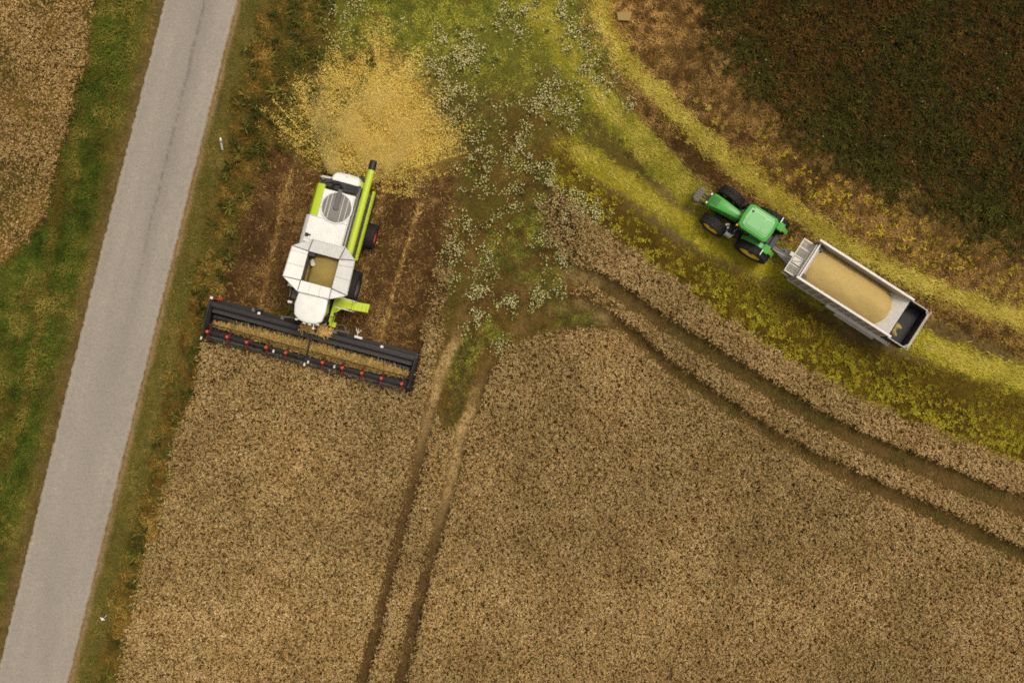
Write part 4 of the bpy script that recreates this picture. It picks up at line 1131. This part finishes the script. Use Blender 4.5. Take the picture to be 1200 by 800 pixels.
    def gs(u, v):
        x = ix0 + .012 + (ix1 - ix0 - .024) * u; y = iy0 + .012 + (iy1 - iy0 - .024) * v
        z = 2.78 + .34 * math.exp(-((x - .25) ** 2 + (y + .05) ** 2) / .7) + .04 * float(vn(np.array(x * 3.), np.array(y * 3.), 7))
        z -= .38 * math.exp(-((x + .72) / .16) ** 2)
        return (x, y, z)
    m = MB(); m.surf(gs, 28, 28)
    gr = m.build('grain_heap', M['grain_olive'], None, angle=60)
    gr.location = root.location; gr.rotation_euler = root.rotation_euler
    tag(gr, 'olive brown grain heaped inside the open tank of the combine', 'grain')
    return root


comb = make_combine()


# ================================================================= THE TRACTOR
def make_tractor():
    global K_PLAN
    K_PLAN = 1.03
    ang = R(147)
    o = W(790 + 420 / 6.667, 200 + 380 / 6.667, 1.5)
    off = -.40
    root = empty('tractor', (o[0] - off * math.sin(ang), o[1] + off * math.cos(ang), 0), ang)
    tag(root, 'green tractor with yellow wheel rims towing the grain trailer', 'tractor')
    m = MB(); m.box(-2.7, 1.35, -.30, .30, .72, 1.25); m.box(-2.55, -1.85, -.75, .75, .8, 1.15); m.box(.25, .65, -.78, .78, .62, .9); m.build('chassis', M['black'], root, .04)
    # hood, wider at the nose
    m = MB(); rings = []
    for x, hw, zt in ((-.46, .23, 2.16), (-.1, .26, 2.15), (.6, .33, 2.08), (1.05, .375, 2.0), (1.34, .385, 1.9), (1.48, .34, 1.72), (1.53, .28, 1.45)):
        rings.append([(x, -hw, 1.18), (x, -hw, zt - .14), (x, -hw * .90, zt - .04), (x, -hw * .5, zt), (x, hw * .5, zt), (x, hw * .90, zt - .04), (x, hw, zt - .14), (x, hw, 1.18)])
    m.loft(rings); hood = m.build('hood', M['green'], root, .015, angle=28)
    gm = paint('dark_green_grille', (.03, .15, .035), .5, dirt=.2)
    m = MB()
    for k in range(7):
        x = .96 + k * .058; m.hexa([(x, -.24, 1.99), (x + .028, -.24, 1.985), (x + .028, .24, 1.985), (x, .24, 1.99), (x, -.24, 2.035 - .03 * k / 3), (x + .028, -.24, 2.03 - .03 * k / 3), (x + .028, .24, 2.03 - .03 * k / 3), (x, .24, 2.035 - .03 * k / 3)])
    m.build('grille', gm, hood)
    m = MB(); m.box(-.3, .8, -.012, .012, 2.07, 2.0)
    m = MB(); m.box(1.50, 1.56, -.24, .24, 1.3, 1.62); m.build('front_grille', M['black'], hood, .02)
    for s in (-1, 1):
        m = MB(); m.box(1.44, 1.555, s * .27 - .06, s * .27 + .06, 1.52, 1.66); m.build('headlight', M['lamp'], hood, .02)
    # front weight
    m = MB(); m.prism([(1.86, -.40), (2.12, -.44), (2.26, -.30), (2.26, .30), (2.12, .44), (1.86, .40)], 'z', .62, 1.12)
    for k in range(5): m.box(1.9, 2.2, -.32 + k * .15, -.24 + k * .15, 1.115, 1.16)
    fw = m.build('front_weight', M['cast'], root, .04)
    m = MB(); m.box(1.3, 1.9, -.28, -.18, .75, .9); m.box(1.3, 1.9, .18, .28, .75, .9); m.tube([(1.4, 0, 1.15), (1.95, 0, 1.05)], .04); m.build('front_linkage', M['black'], root, .02)
    # cab
    pl = lambda f, hf, b, hb, z: [(f, -hf, z), (f, hf, z), (b, hb, z), (b, -hb, z)]
    m = MB(); m.loft([pl(-.55, .50, -1.95, .62, 1.3), pl(-.5, .62, -2.05, .70, 2.0), pl(-.62, .62, -1.98, .66, 2.86)]); gl = m.build('cab_glass', M['glass'], root)
    for s in (-1, 1):
        for pth in (((-.55, .51, 1.3), (-.49, .63, 2.0), (-.61, .63, 2.88)), ((-1.95, .63, 1.3), (-2.06, .71, 2.0), (-1.99, .67, 2.88)), ((-1.25, .6, 1.3), (-1.28, .67, 2.0), (-1.3, .66, 2.88))):
            m = MB(); m.tube([(a, s * c, z) for a, c, z in pth], .04, 8); m.build('cab_pillar', M['black'], gl)
    m = MB(); m.box(-1.9, -.6, -.5, .5, 1.28, 1.36); m.box(-1.75, -1.25, -.26, .26, 1.4, 1.8); m.box(-1.85, -1.7, -.26, .26, 1.8, 2.45); m.tube([(-.75, 0, 1.5), (-.95, 0, 2.0)], .04); m.build('seat', M['black'], root, .03)
    rp = [(-.40, -.60), (-.34, 0), (-.40, .60), (-.62, .73), (-2.06, .74), (-2.20, .62), (-2.26, 0), (-2.20, -.62), (-2.06, -.74), (-.62, -.73)]
    sh = lambda k, z: [(-1.3 + (x + 1.3) * k, y * k, z) for x, y in rp]
    m = MB(); m.loft([sh(.96, 2.86), sh(1.0, 2.90), sh(1.0, 2.99), sh(.955, 3.05), sh(.86, 3.08), sh(.84, 3.07), sh(.82, 3.105), sh(.4, 3.125)])
    roof = m.build('cab_roof', M['green'], root, angle=24)
    m = MB()
    for q in ([(-.62, -.52), (-2.0, -.52)], [(-.62, .52), (-2.0, .52)], [(-1.56, -.5), (-1.56, .5)]):
        m.tube([(q[0][0], q[0][1], 3.105), (q[1][0], q[1][1], 3.105)], .014, 5)
    m.build('roof_seam', gm, roof)
    gd = paint('roof_panel_green', (.088, .365, .075), .35, dirt=.12, dirt_col=(.2, .3, .1))
    m = MB(); m.prism(rrect(-1.52, -.72, -.42, .42, .08), 'z', 3.10, 3.135); m.prism(rrect(-1.98, -1.6, -.38, .38, .06), 'z', 3.10, 3.13); m.build('roof_hatch', gd, roof, .012)
    m = MB(); m.lathe([(.002, 3.10), (.07, 3.10), (.06, 3.16), (.002, 3.17)], (-.72, -.36, 0), 'z', 16); m.build('antenna', M['black'], roof)
    m = MB(); m.lathe([(.002, 2.85), (.06, 2.85), (.055, 2.98), (.002, 3.0)], (-.40, .70, 0), 'z', 16); m.tube([(-.45, .62, 2.88), (-.40, .70, 2.88)], .03, 6); m.build('beacon', M['amber'], roof)
    # fenders
    for s in (-1, 1):
        m = MB(); rings = []
        for k in range(13):
            a = R(20 + 132 * k / 12); r0 = 1.10; c, sn = math.cos(a), math.sin(a)
            rings.append([(-2.2 + r0 * c, s * .60, .98 + r0 * sn), (-2.2 + r0 * c, s * .86, .98 + r0 * sn), (-2.2 + (r0 - .04) * c, s * .86, .98 + (r0 - .04) * sn), (-2.2 + (r0 - .04) * c, s * .60, .98 + (r0 - .04) * sn)])
        m.loft(rings)
        m.hexa([(-2.40, s * .50, 1.95), (-2.82, s * .50, 1.72), (-2.82, s * .96, 1.72), (-2.40, s * .96, 1.95), (-2.40, s * .50, 2.12), (-2.78, s * .50, 2.02), (-2.78, s * .96, 2.02), (-2.40, s * .96, 2.12)])
        fd = m.build('fender', M['green'], root, .015)
        m = MB(); m.box(-2.46, -2.41, s * 1.05 - .15, s * 1.05 + .15, 2.1, 2.16); m.build('fender_lamp', M['lamp'], fd, .01)
        m = MB(); m.box(-2.86, -2.815, s * .73 - .12, s * .73 + .12, 1.80, 1.90); m.build('tail_light', M['red'], fd, .01)
    # exhaust, mirrors, steps
    m = MB(); m.tube([(-.36, -.60, 1.3), (-.36, -.62, 2.75), (-.32, -.66, 2.95)], .075, 12); m.tube([(-.36, -.60, 1.5), (-.36, -.61, 2.3)], .11, 12); m.build('exhaust', M['black'], root)
    for s in (-1, 1):
        m = MB(); m.tube([(-.6, s * .66, 2.7), (-.5, s * 1.0, 2.68)], .02, 6); mi = m.build('mirror', M['black'], root)
        m = MB(); m.box(-.55, -.47, s * 1.0 - .1, s * 1.0 + .1, 2.35, 2.7); m.build('mirror_head', M['black'], mi, .03)
    for s in (-1, 1):
        m = MB(); m.prism(rrect(-1.15, -.25, *sorted((s * .42, s * .86)), .06), 'z', .62, 1.14); m.build('fuel_tank', M['black'], root, .05)
    m = MB()
    for k in range(3): m.box(-.75, -.35, .88, 1.02 + .02 * k, .45 + k * .28, .49 + k * .28)
    m.tube([(-.78, .95, .45), (-.78, .85, 1.2)], .02, 6); m.tube([(-.32, .95, .45), (-.32, .85, 1.2)], .02, 6)
    for (x, y) in ((-.22, .55), (-.28, .72), (-.12, .62)): m.lathe([(.002, 1.14), (.07, 1.14), (.07, 1.3), (.04, 1.33), (.002, 1.33)], (x, y, 0), 'z', 12)
    m.build('step', M['galv_light'], root, .008)
    # wheels
    for s in (-1, 1):
        make_wheel(root, (-2.2, s * 1.0, .99), .99, .64, .60, M['yellow'], 'y', s, 22)
        make_wheel(root, (.45, s * .98, .76), .76, .54, .46, M['yellow'], 'y', s, 20, steer=R(-6))
        m = MB(); m.surf(lambda u, v, s=s: (.45 + .82 * math.cos(R(50 + 80 * u)), s * (.74 + .4 * v), .76 + .84 * math.sin(R(50 + 80 * u))), 8, 1)
    m = MB(); m.box(-3.3, -2.6, -.06, .06, .48, .58); m.tube([(-2.7, -.4, .8), (-3.25, -.42, .62)], .04); m.tube([(-2.7, .4, .8), (-3.25, .42, .62)], .04); m.box(-3.0, -2.7, -.35, .35, .9, 1.3); m.build('hitch', M['black'], root, .02)
    m = MB(); m.tube([(-3.02, .1, 1.2), (-3.3, .14, 1.35), (-3.7, .1, 1.05)], .025, 6); m.tube([(-3.02, .0, 1.2), (-3.35, -.04, 1.3), (-3.7, .04, 1.0)], .02, 6); m.build('hose', M['black'], root)
    return root


make_tractor()


# ================================================================= THE GRAIN TRAILER
def make_trailer():
    global K_PLAN
    K_PLAN = 1.02
    ang = R(147.4)
    o = W(900 + 500 / 5, 260 + 410 / 5, 2.9)
    off = -.22
    root = empty('grain_trailer', (o[0] - off * math.sin(ang), o[1] + off * math.cos(ang), 0), ang)
    tag(root, 'silver high sided grain trailer filled with wheat behind the green tractor', 'trailer')
    x0, x1, hw, zb, zt = -2.98, 3.04, 1.16, 1.0, 2.9
    m = MB()
    for s in (-1, 1): m.hexa([(x0, s * (hw - .06), zb), (x1, s * (hw - .06), zb), (x1, s * hw, zb), (x0, s * hw, zb), (x0, s * (hw - .045), zt), (x1, s * (hw - .045), zt), (x1, s * (hw + .01), zt), (x0, s * (hw + .01), zt)])
    m.hexa([(2.82, -hw + .06, zb), (2.88, -hw + .06, zb), (2.88, hw - .06, zb), (2.82, hw - .06, zb), (2.68, -hw + .40, 2.6), (2.84, -hw + .40, 2.6), (2.84, hw - .40, 2.6), (2.68, hw - .40, 2.6)]); m.box(x0, x1, -hw + .06, hw - .06, zb - .06, zb)
    tub = m.build('tub', M['tub'], root, .008)
    for s in (-1, 1):
        m = MB(); a, c = sorted((s * (hw - .05), s * (hw + .085))); m.box(x0 - .05, x1 + .02, a, c, zt + .002, zt + .09); m.build('top_rail', M['galv_light'], tub, .02)
        m = MB()
        for k in range(13):
            x = x0 + .12 + k * .47; a, c = sorted((s * (hw + .004), s * (hw + .075))); m.box(x, x + .09, a, c, zb, zt - .01)
        m.box(x0, x1, *sorted((s * (hw + .003), s * (hw + .06))), zb - .05, zb + .1)
        m.build('side_post', M['galv'], tub, .01)
    m = MB(); m.box(2.80, 2.90, -hw, hw, 2.58, 2.68); m.build('front_rail', M['galv_light'], tub, .02)
    m = MB(); m.hexa([(-2.96, -hw + .05, 2.1), (-1.55, -hw + .05, 1.5), (-1.55, hw - .05, 1.5), (-2.96, hw - .05, 2.1), (-2.96, -hw + .05, 2.62), (-1.55, -hw + .05, 1.56), (-1.55, hw - .05, 1.56), (-2.96, hw - .05, 2.62)]); m.build('rear_slope', M['floor_plate'], tub)
    for s in (-1, 1):                      # dark blocks standing in for the shade in the front corners
        m = MB(); m.box(2.50, 2.88, *sorted((s * (hw - .38), s * (hw - .06))), 2.2, 2.5); m.build('corner_shade', M['dark'], tub, .01)
    # grain-door hopper at the back: black lined, open on top
    h0, h1, hy = x0 - .03, -4.18, 1.17
    m = MB(); t = .03
    m.box(h1, h0, -hy, -hy + t, 1.35, 2.5); m.box(h1, h0, hy - t, hy, 1.35, 2.5); m.box(h1, h1 + t, -hy + t, hy - t, 1.55, 2.5); m.box(h0 - t, h0, -hy + t, hy - t, 1.2, 2.58)
    m.hexa([(h1 + t, -hy + t, 1.55), (h0 - t, -hy + t, 1.25), (h0 - t, hy - t, 1.25), (h1 + t, hy - t, 1.55), (h1 + t, -hy + t, 1.62), (h0 - t, -hy + t, 1.32), (h0 - t, hy - t, 1.32), (h1 + t, hy - t, 1.62)])
    hp = m.build('rear_hopper', M['liner'], root, .02)
    m = MB(); e = .03
    m.tube([(h0, -hy - e, 2.56), (h1 - e + .15, -hy - e, 2.54), (h1 - e, -hy + .12, 2.54), (h1 - e, hy - .12, 2.54), (h1 - e + .15, hy + e, 2.54), (h0, hy + e, 2.56)], .03, 8)
    m.tube([(h1 - .1, -hy - .06, 2.55), (h1 - .1, hy + .06, 2.55)], .022, 6); m.tube([(h1 + .2, -hy - e, 2.56), (h1 - .1, -hy + .35, 2.56)], .02, 6); m.tube([(h1 + .2, hy + e, 2.56), (h1 - .1, hy - .35, 2.56)], .02, 6)
    m.build('frame', M['galv'], hp)
    # walkway in front with open grating
    a0, a1, wy, z = 2.98, 3.64, 1.06, 1.98
    m = MB()
    for s in (-1, 1): m.box(a0, a1, *sorted((s * wy, s * (wy - .06))), z - .05, z + .02)
    m.box(a0, a0 + .05, -wy + .06, wy - .06, z - .05, z + .02); m.box(a1 - .05, a1, -wy + .06, wy - .06, z - .05, z + .02)
    for y in (-.53, 0, .53): m.box(a0 + .05, a1 - .05, y - .025, y + .025, z - .05, z + .018)
    wk = m.build('walkway', M['galv_light'], root, .006)
    m = MB()
    for k in range(40):
        y = -wy + .08 + k * .05; m.box(a0 + .05, a1 - .05, y - .008, y + .008, z - .03, z)
    for k in range(7):
        x = a0 + .10 + k * .075; m.box(x - .004, x + .004, -wy + .06, wy - .06, z - .028, z - .004)
    m.build('grating', M['galv'], wk)
    m = MB(); m.box(a0 + .06, a1 - .06, .08, .46, z + .03, z + .09); m.box(a1 - .02, a1 + .22, -.06, .18, z - .3, z + .05); m.tube([(a0 + .1, .15, z + .12), (a1 - .1, .38, z + .14)], .03, 6); m.build('crank_box', M['galv'], wk, .02)
    m = MB(); m.box(a0 - .06, a0 + .0, -wy + .05, wy - .05, 1.2, 2.55); m.build('headboard', M['galv'], root, .01)
    for s in (-1, 1):
        m = MB(); m.tube([(a1 - .03, s * (wy - .03), z), (a1 - .1, s * (wy - .03), 1.2), (3.1, s * (wy - .03), 1.1)], .03, 6)
        m.build('walkway_strut', M['galv'], root)
    # running gear
    m = MB()
    for s in (-1, 1): m.box(x0 + .1, x1 + .1, *sorted((s * .40, s * .54)), .72, .94)
    for x in (-2.2, -.85): m.box(x - .07, x + .07, -.85, .85, .50, .64)
    m.prism([(3.1, -.5), (3.1, .5), (4.7, .08), (5.1, .08), (5.1, -.08), (4.7, -.08)], 'z', .56, .72)
    m.build('chassis', M['grey'], root, .02)
    m = MB(); m.tube([(3.6, .2, 1.5), (4.4, .18, .95), (5.0, .05, .9)], .025, 6); m.build('hose', M['galv_light'], root)
    for s in (-1, 1):
        m = MB(); m.box(-3.55, .50, *sorted((s * (hw + .03), s * (hw + .22))), 1.44, 1.50); m.box(-3.55, .50, *sorted((s * (hw + .18), s * (hw + .22))), 1.28, 1.44)
        m.box(-3.62, -3.55, *sorted((s * (hw + .0), s * (hw + .26))), 1.2, 1.56)
        m.build('mudguard', M['galv_light'], root, .012)
        m = MB(); m.box(-2.9, -.3, *sorted((s * (hw + .12), s * (hw + .26))), .82, .90); m.build('side_bar', M['galv'], root, .012)
        for x in (-2.2, -.85): make_wheel(root, (x, s * .98, .56), .56, .48, .30, M['galv'], 'y', s, 18)
    # the load
    def gs(u, v):
        x = -2.62 + (x1 - .07 + 2.62) * u; y = (-hw + .065) + (2 * hw - .13) * v
        q = y / hw
        z = 2.06 + .58 * (1 - q * q) - .25 * max(0., (x - 2.1)) ** 2
        end = -2.20 - .34 * (1 - q * q) ** .8 + .0
        z = z - 1.1 * max(0.0, (end + .85 - x)) ** 1.7 * .55
        z += .16 * (float(fbm(np.array(x * 1.3), np.array(y * 1.3), 9)) - .5) + .07 * math.exp(-((x - .9) ** 2 + (y - .2) ** 2) / .5) + .06 * math.exp(-((x + .9) ** 2 + (y + .1) ** 2) / .6)
        return (x, y, z)
    m = MB(); m.surf(gs, 70, 30)
    g_ = m.build('grain_heap', M['grain'], None, angle=60); g_.location = root.location; g_.rotation_euler = root.rotation_euler
    tag(g_, 'pale yellow wheat grain heaped in the long silver trailer', 'grain')
    m = MB(); m.surf(lambda u, v: (h0 - .05 - .72 * u * (1 + .25 * math.sin(v * 9)), -.05 + .85 * v, 1.36 + .75 * math.sin(math.pi * v) ** .7 * (1 - u) ** .8), 10, 16)
    g2 = m.build('grain_heap', M['grain'], None, angle=60); g2.location = root.location; g2.rotation_euler = root.rotation_euler
    tag(g2, 'small spill of grain in the black hopper at the back of the trailer', 'grain')
    return root


make_trailer()
K_PLAN = 1.0


# ================================================================= SMALL THINGS
x, y = W(260.6, 175.5, 0)
t = empty('marker_post', (x, y, 0))
tag(t, 'short white marker post standing in the grass on the right of the road', 'post')
m = MB(); m.prism([(-.06, -.05), (.06, -.05), (.045, .07), (-.045, .07)], 'z', 0, .80); m.loft([[(-.06, -.05, .80), (.06, -.05, .80), (.045, .07, .80), (-.045, .07, .80)], [(-.05, -.04, .86), (.05, -.04, .86), (.035, .06, .92), (-.035, .06, .92)]])
m.build('post', M['lamp'], t, .012)
m = MB(); m.box(-.05, .05, -.056, -.05, .62, .70); m.build('reflector', M['grey'], t)
for o_ in t.children: o_.rotation_euler = (R(-32), R(14), R(8))
x, y = W(121.5, 724, .1)
m = MB(); m.surf(lambda u, v: (.20 * (u - .5) + .05 * math.sin(v * 5), .16 * (v - .5), .12 + .05 * math.sin(u * 6 + v * 3)), 8, 8); m.surf(lambda u, v: (.10 + .14 * u, .06 + .14 * u + .03 * v, .12 + .03 * math.sin(u * 5)), 6, 2)
tag(m.build('paper_scrap', M['lamp'], loc=(x, y, .12)), 'crumpled white scrap of paper lying in the verge beside the road', 'litter')
x, y = W(731, 20.5, .1)
m = MB(); m.prism([(-.42, .26), (.46, .26), (.34, -.26), (-.36, -.20)], 'z', .16, .22)
bd = m.build('flat_board', M['wood'], bevel=.012, loc=(x, y, .02)); tag(bd, 'pale flat board lying in the dry grass at the top edge', 'board')

# the few separate weeds on the bare brown strip
for i, (px, py, sz) in enumerate(((829, 126, .30), (837, 143, .34), (842, 138, .22), (850, 145, .24), (864, 153, .24), (868, 180, .30), (876, 176, .26), (884, 170, .20), (815, 118, .24), (872, 192, .24), (893, 205, .26), (806, 166, .26), (825, 182, .30), (846, 150, .2))):
    b = Blades(); x, y = W(px, py, .1)
    tufts(b, None, None, np.array([x]), np.array([y]), 46, np.array([sz * .85]), [C3(128, 108, 40, 1.5), C3(168, 146, 66, 1.5)], hgt=.30, leafw=.05, el=(.1, 1.2), jit=.1)
    P = np.concatenate(b.p).reshape(-1, 3); b.p = [(P - np.array([x, y, 0])).reshape(-1, 6, 3)]
    w_ = b.build('yellow_weed', None, None); w_.location = (x, y, 0)
    tag(w_, 'single pale yellow weed on the bare brown strip above the tractor', 'weed', 'pale weeds scattered on the brown strip')

# ================================================================= CHAFF BLOWN OUT BEHIND THE HARVESTER
b = Blades()
def mc(X, Y):
    th_ = np.arctan2(Y - 215, X - 412); s_ = sdp(X, Y, CHAFF) + (fbm(X / 13, Y / 13, 101, 3) - .5) * 36 + (vn(th_ * 9, th_ * 0, 104) - .5) * 34 + (vn(th_ * 24, np.hypot(X - 412, Y - 215) / 40, 105) - .5) * 22
    return sm(-18, 58, s_) ** .8 * (.55 + .45 * sm(.36, .54, fbm(X / 8, Y / 8, 102, 3)))
CH = [C3(178, 146, 60, 1.5), C3(214, 183, 90, 1.5), C3(232, 206, 118, 1.5)]
X, Y, x, y = pts(950, (300, 20, 570, 235), mc)
n = len(x)
hz = .35 * rng.random(n) ** 1.5
b.add(x, y, .08 + hz, rng.random(n) * TAU, rng.uniform(-.4, .5, n), rng.uniform(.04, .12, n), rng.uniform(.016, .032, n), jitter(mixc(CH, .5 + .9 * (fbm(X / 10, Y / 10, 103, 3) - .5) + .5 * (rng.random(n) - .5)), .12), droop=.3, tipw=.5)
b.build('blown_chaff', 'yellow chaff strewn over the weeds behind the harvester', 'chaff')
b = Blades()
n = 9000
u = rng.random(n) ** .7; th = np.clip(rng.normal(0, .50, n), -1.0, 1.0)
ca, sa = math.cos(R(-15)), math.sin(R(-15))
lx = .1 + np.sin(th) * (1.0 + 6.0 * u) + .0; ly = 5.7 + np.cos(th) * 6.2 * u
wx = comb.location.x + lx * ca - ly * sa; wy = comb.location.y + lx * sa + ly * ca
zz = np.clip(1.35 - .9 * u ** 2 + rng.normal(0, .28, n), .1, 2.6)
b.add(wx, wy, zz, rng.random(n) * TAU, rng.uniform(-.9, .9, n), rng.uniform(.04, .12, n), rng.uniform(.015, .035, n), jitter(mixc(CH, rng.random(n)), .12), droop=.3, tipw=.6)
b.build('flying_chaff', 'loose chaff flying through the air behind the harvester', 'chaff')

# fine dust hanging in the chaff stream
m = MB(); rings = []
for k in range(7):
    u = k / 6; y = 5.6 + 6.3 * u; hw = 1.4 + 3.5 * u ** .8; z0, z1 = (.9 - .75 * u), (1.9 + .5 * u)
    rings.append([(.0 + hw * math.cos(a), y - .8 * (1 - math.cos(a * 1)) * 0 - .12 * hw * abs(math.cos(a)) * u, (z0 + z1) / 2 + (z1 - z0) / 2 * math.sin(a)) for a in [TAU * q / 16 for q in range(16)]])
m.loft(rings)
dm = bpy.data.materials.new('chaff_dust'); dm.use_nodes = True; nt = dm.node_tree; nt.nodes.clear()
out = nt.nodes.new('ShaderNodeOutputMaterial'); pv = nt.nodes.new('ShaderNodeVolumePrincipled')
pv.inputs['Color'].default_value = (1.0, .88, .45, 1); pv.inputs['Anisotropy'].default_value = .2
tc = nt.nodes.new('ShaderNodeTexCoord'); nz = nt.nodes.new('ShaderNodeTexNoise'); nz.inputs['Scale'].default_value = .6; nz.inputs['Detail'].default_value = 4; nz.inputs['Distortion'].default_value = .3
mp = nt.nodes.new('ShaderNodeMapping'); mp.inputs['Scale'].default_value = (1.0, .75, .8)
nt.links.new(tc.outputs['Object'], mp.inputs[0]); nt.links.new(mp.outputs[0], nz.inputs['Vector'])
mr = nt.nodes.new('ShaderNodeMapRange'); mr.inputs[1].default_value = .43; mr.inputs[2].default_value = .68; mr.inputs[3].default_value = 0; mr.inputs[4].default_value = 1
nt.links.new(nz.outputs['Fac'], mr.inputs[0])
sx_ = nt.nodes.new('ShaderNodeSeparateXYZ'); nt.links.new(tc.outputs['Object'], sx_.inputs[0])
fy = nt.nodes.new('ShaderNodeMapRange'); fy.inputs[1].default_value = 5.6; fy.inputs[2].default_value = 11.6; fy.inputs[3].default_value = 1.0; fy.inputs[4].default_value = 0.12
nt.links.new(sx_.outputs['Y'], fy.inputs[0])
mu = nt.nodes.new('ShaderNodeMath'); mu.operation = 'MULTIPLY'; nt.links.new(mr.outputs[0], mu.inputs[0]); nt.links.new(fy.outputs[0], mu.inputs[1])
m2 = nt.nodes.new('ShaderNodeMath'); m2.operation = 'MULTIPLY'; m2.inputs[1].default_value = 4.2; nt.links.new(mu.outputs[0], m2.inputs[0])
gr_ = nt.nodes.new('ShaderNodeTexGradient'); gr_.gradient_type = 'SPHERICAL'
mp2 = nt.nodes.new('ShaderNodeMapping'); mp2.vector_type = 'TEXTURE'; mp2.inputs['Location'].default_value = (.0, 7.6, 1.0); mp2.inputs['Scale'].default_value = (4.5, 4.9, 3.2)
nt.links.new(tc.outputs['Object'], mp2.inputs[0]); nt.links.new(mp2.outputs[0], gr_.inputs[0])
m3 = nt.nodes.new('ShaderNodeMath'); m3.operation = 'MULTIPLY'; nt.links.new(m2.outputs[0], m3.inputs[0]); nt.links.new(gr_.outputs['Fac'], m3.inputs[1])
nt.links.new(m3.outputs[0], pv.inputs['Density']); nt.links.new(pv.outputs[0], out.inputs['Volume'])
du = m.build('chaff_dust', dm); du.location = comb.location; du.rotation_euler = comb.rotation_euler
tag(du, 'thin yellow dust cloud drifting behind the harvester', 'dust', kind='stuff')

# ================================================================= LIGHT, SKY, CAMERA
w = bpy.data.worlds.new('World'); sc.world = w; w.use_nodes = True
nt = w.node_tree; nt.nodes.clear()
out = nt.nodes.new('ShaderNodeOutputWorld'); bg = nt.nodes.new('ShaderNodeBackground'); sky = nt.nodes.new('ShaderNodeTexSky')
SUN_EL, SUN_AZ = R(67), R(38)          # azimuth measured from +X towards +Y
sky.sky_type = 'NISHITA'; sky.sun_disc = False; sky.sun_elevation = SUN_EL; sky.sun_rotation = R(90) - SUN_AZ
sky.air_density = 1.0; sky.dust_density = 4.0
hs = nt.nodes.new('ShaderNodeHueSaturation'); hs.inputs['Saturation'].default_value = .18   # thin overcast: nearly grey sky
nt.links.new(sky.outputs[0], hs.inputs['Color'])
tint = nt.nodes.new('ShaderNodeMix'); tint.data_type = 'RGBA'; tint.blend_type = 'MULTIPLY'; tint.inputs[0].default_value = 1; tint.inputs[7].default_value = (1.0, .955, .87, 1)
nt.links.new(hs.outputs[0], tint.inputs[6]); nt.links.new(tint.outputs[2], bg.inputs[0]); bg.inputs[1].default_value = .116
nt.links.new(bg.outputs[0], out.inputs[0])
L = bpy.data.lights.new('sun', 'SUN'); L.energy = 1.5; L.angle = R(17); L.color = (1.0, .93, .82)
so = bpy.data.objects.new('sun', L); COL.objects.link(so)
d = Vector((math.cos(SUN_EL) * math.cos(SUN_AZ), math.cos(SUN_EL) * math.sin(SUN_AZ), math.sin(SUN_EL)))
so.rotation_euler = d.to_track_quat('Z', 'Y').to_euler(); so.location = (15, 12, 25)

cam = bpy.data.cameras.new('camera'); cam.sensor_width = 36; cam.lens = 36 * H / (1200 * S); cam.clip_end = 9000; cam.clip_start = .5
co = bpy.data.objects.new('camera', cam); COL.objects.link(co); co.location = (0, 0, H); co.rotation_euler = (0, 0, 0)
sc.camera = co
sc.view_settings.view_transform = 'Standard'; sc.view_settings.look = 'None'; sc.view_settings.gamma = 1; sc.view_settings.exposure = 0.12
sc.render.engine = 'CYCLES'
cy = sc.cycles
cy.max_bounces = 6; cy.diffuse_bounces = 3; cy.glossy_bounces = 2; cy.transmission_bounces = 4; cy.transparent_max_bounces = 4; cy.volume_bounces = 4
cy.use_denoising = False; cy.filter_width = 1.8; cy.caustics_reflective = False; cy.caustics_refractive = False
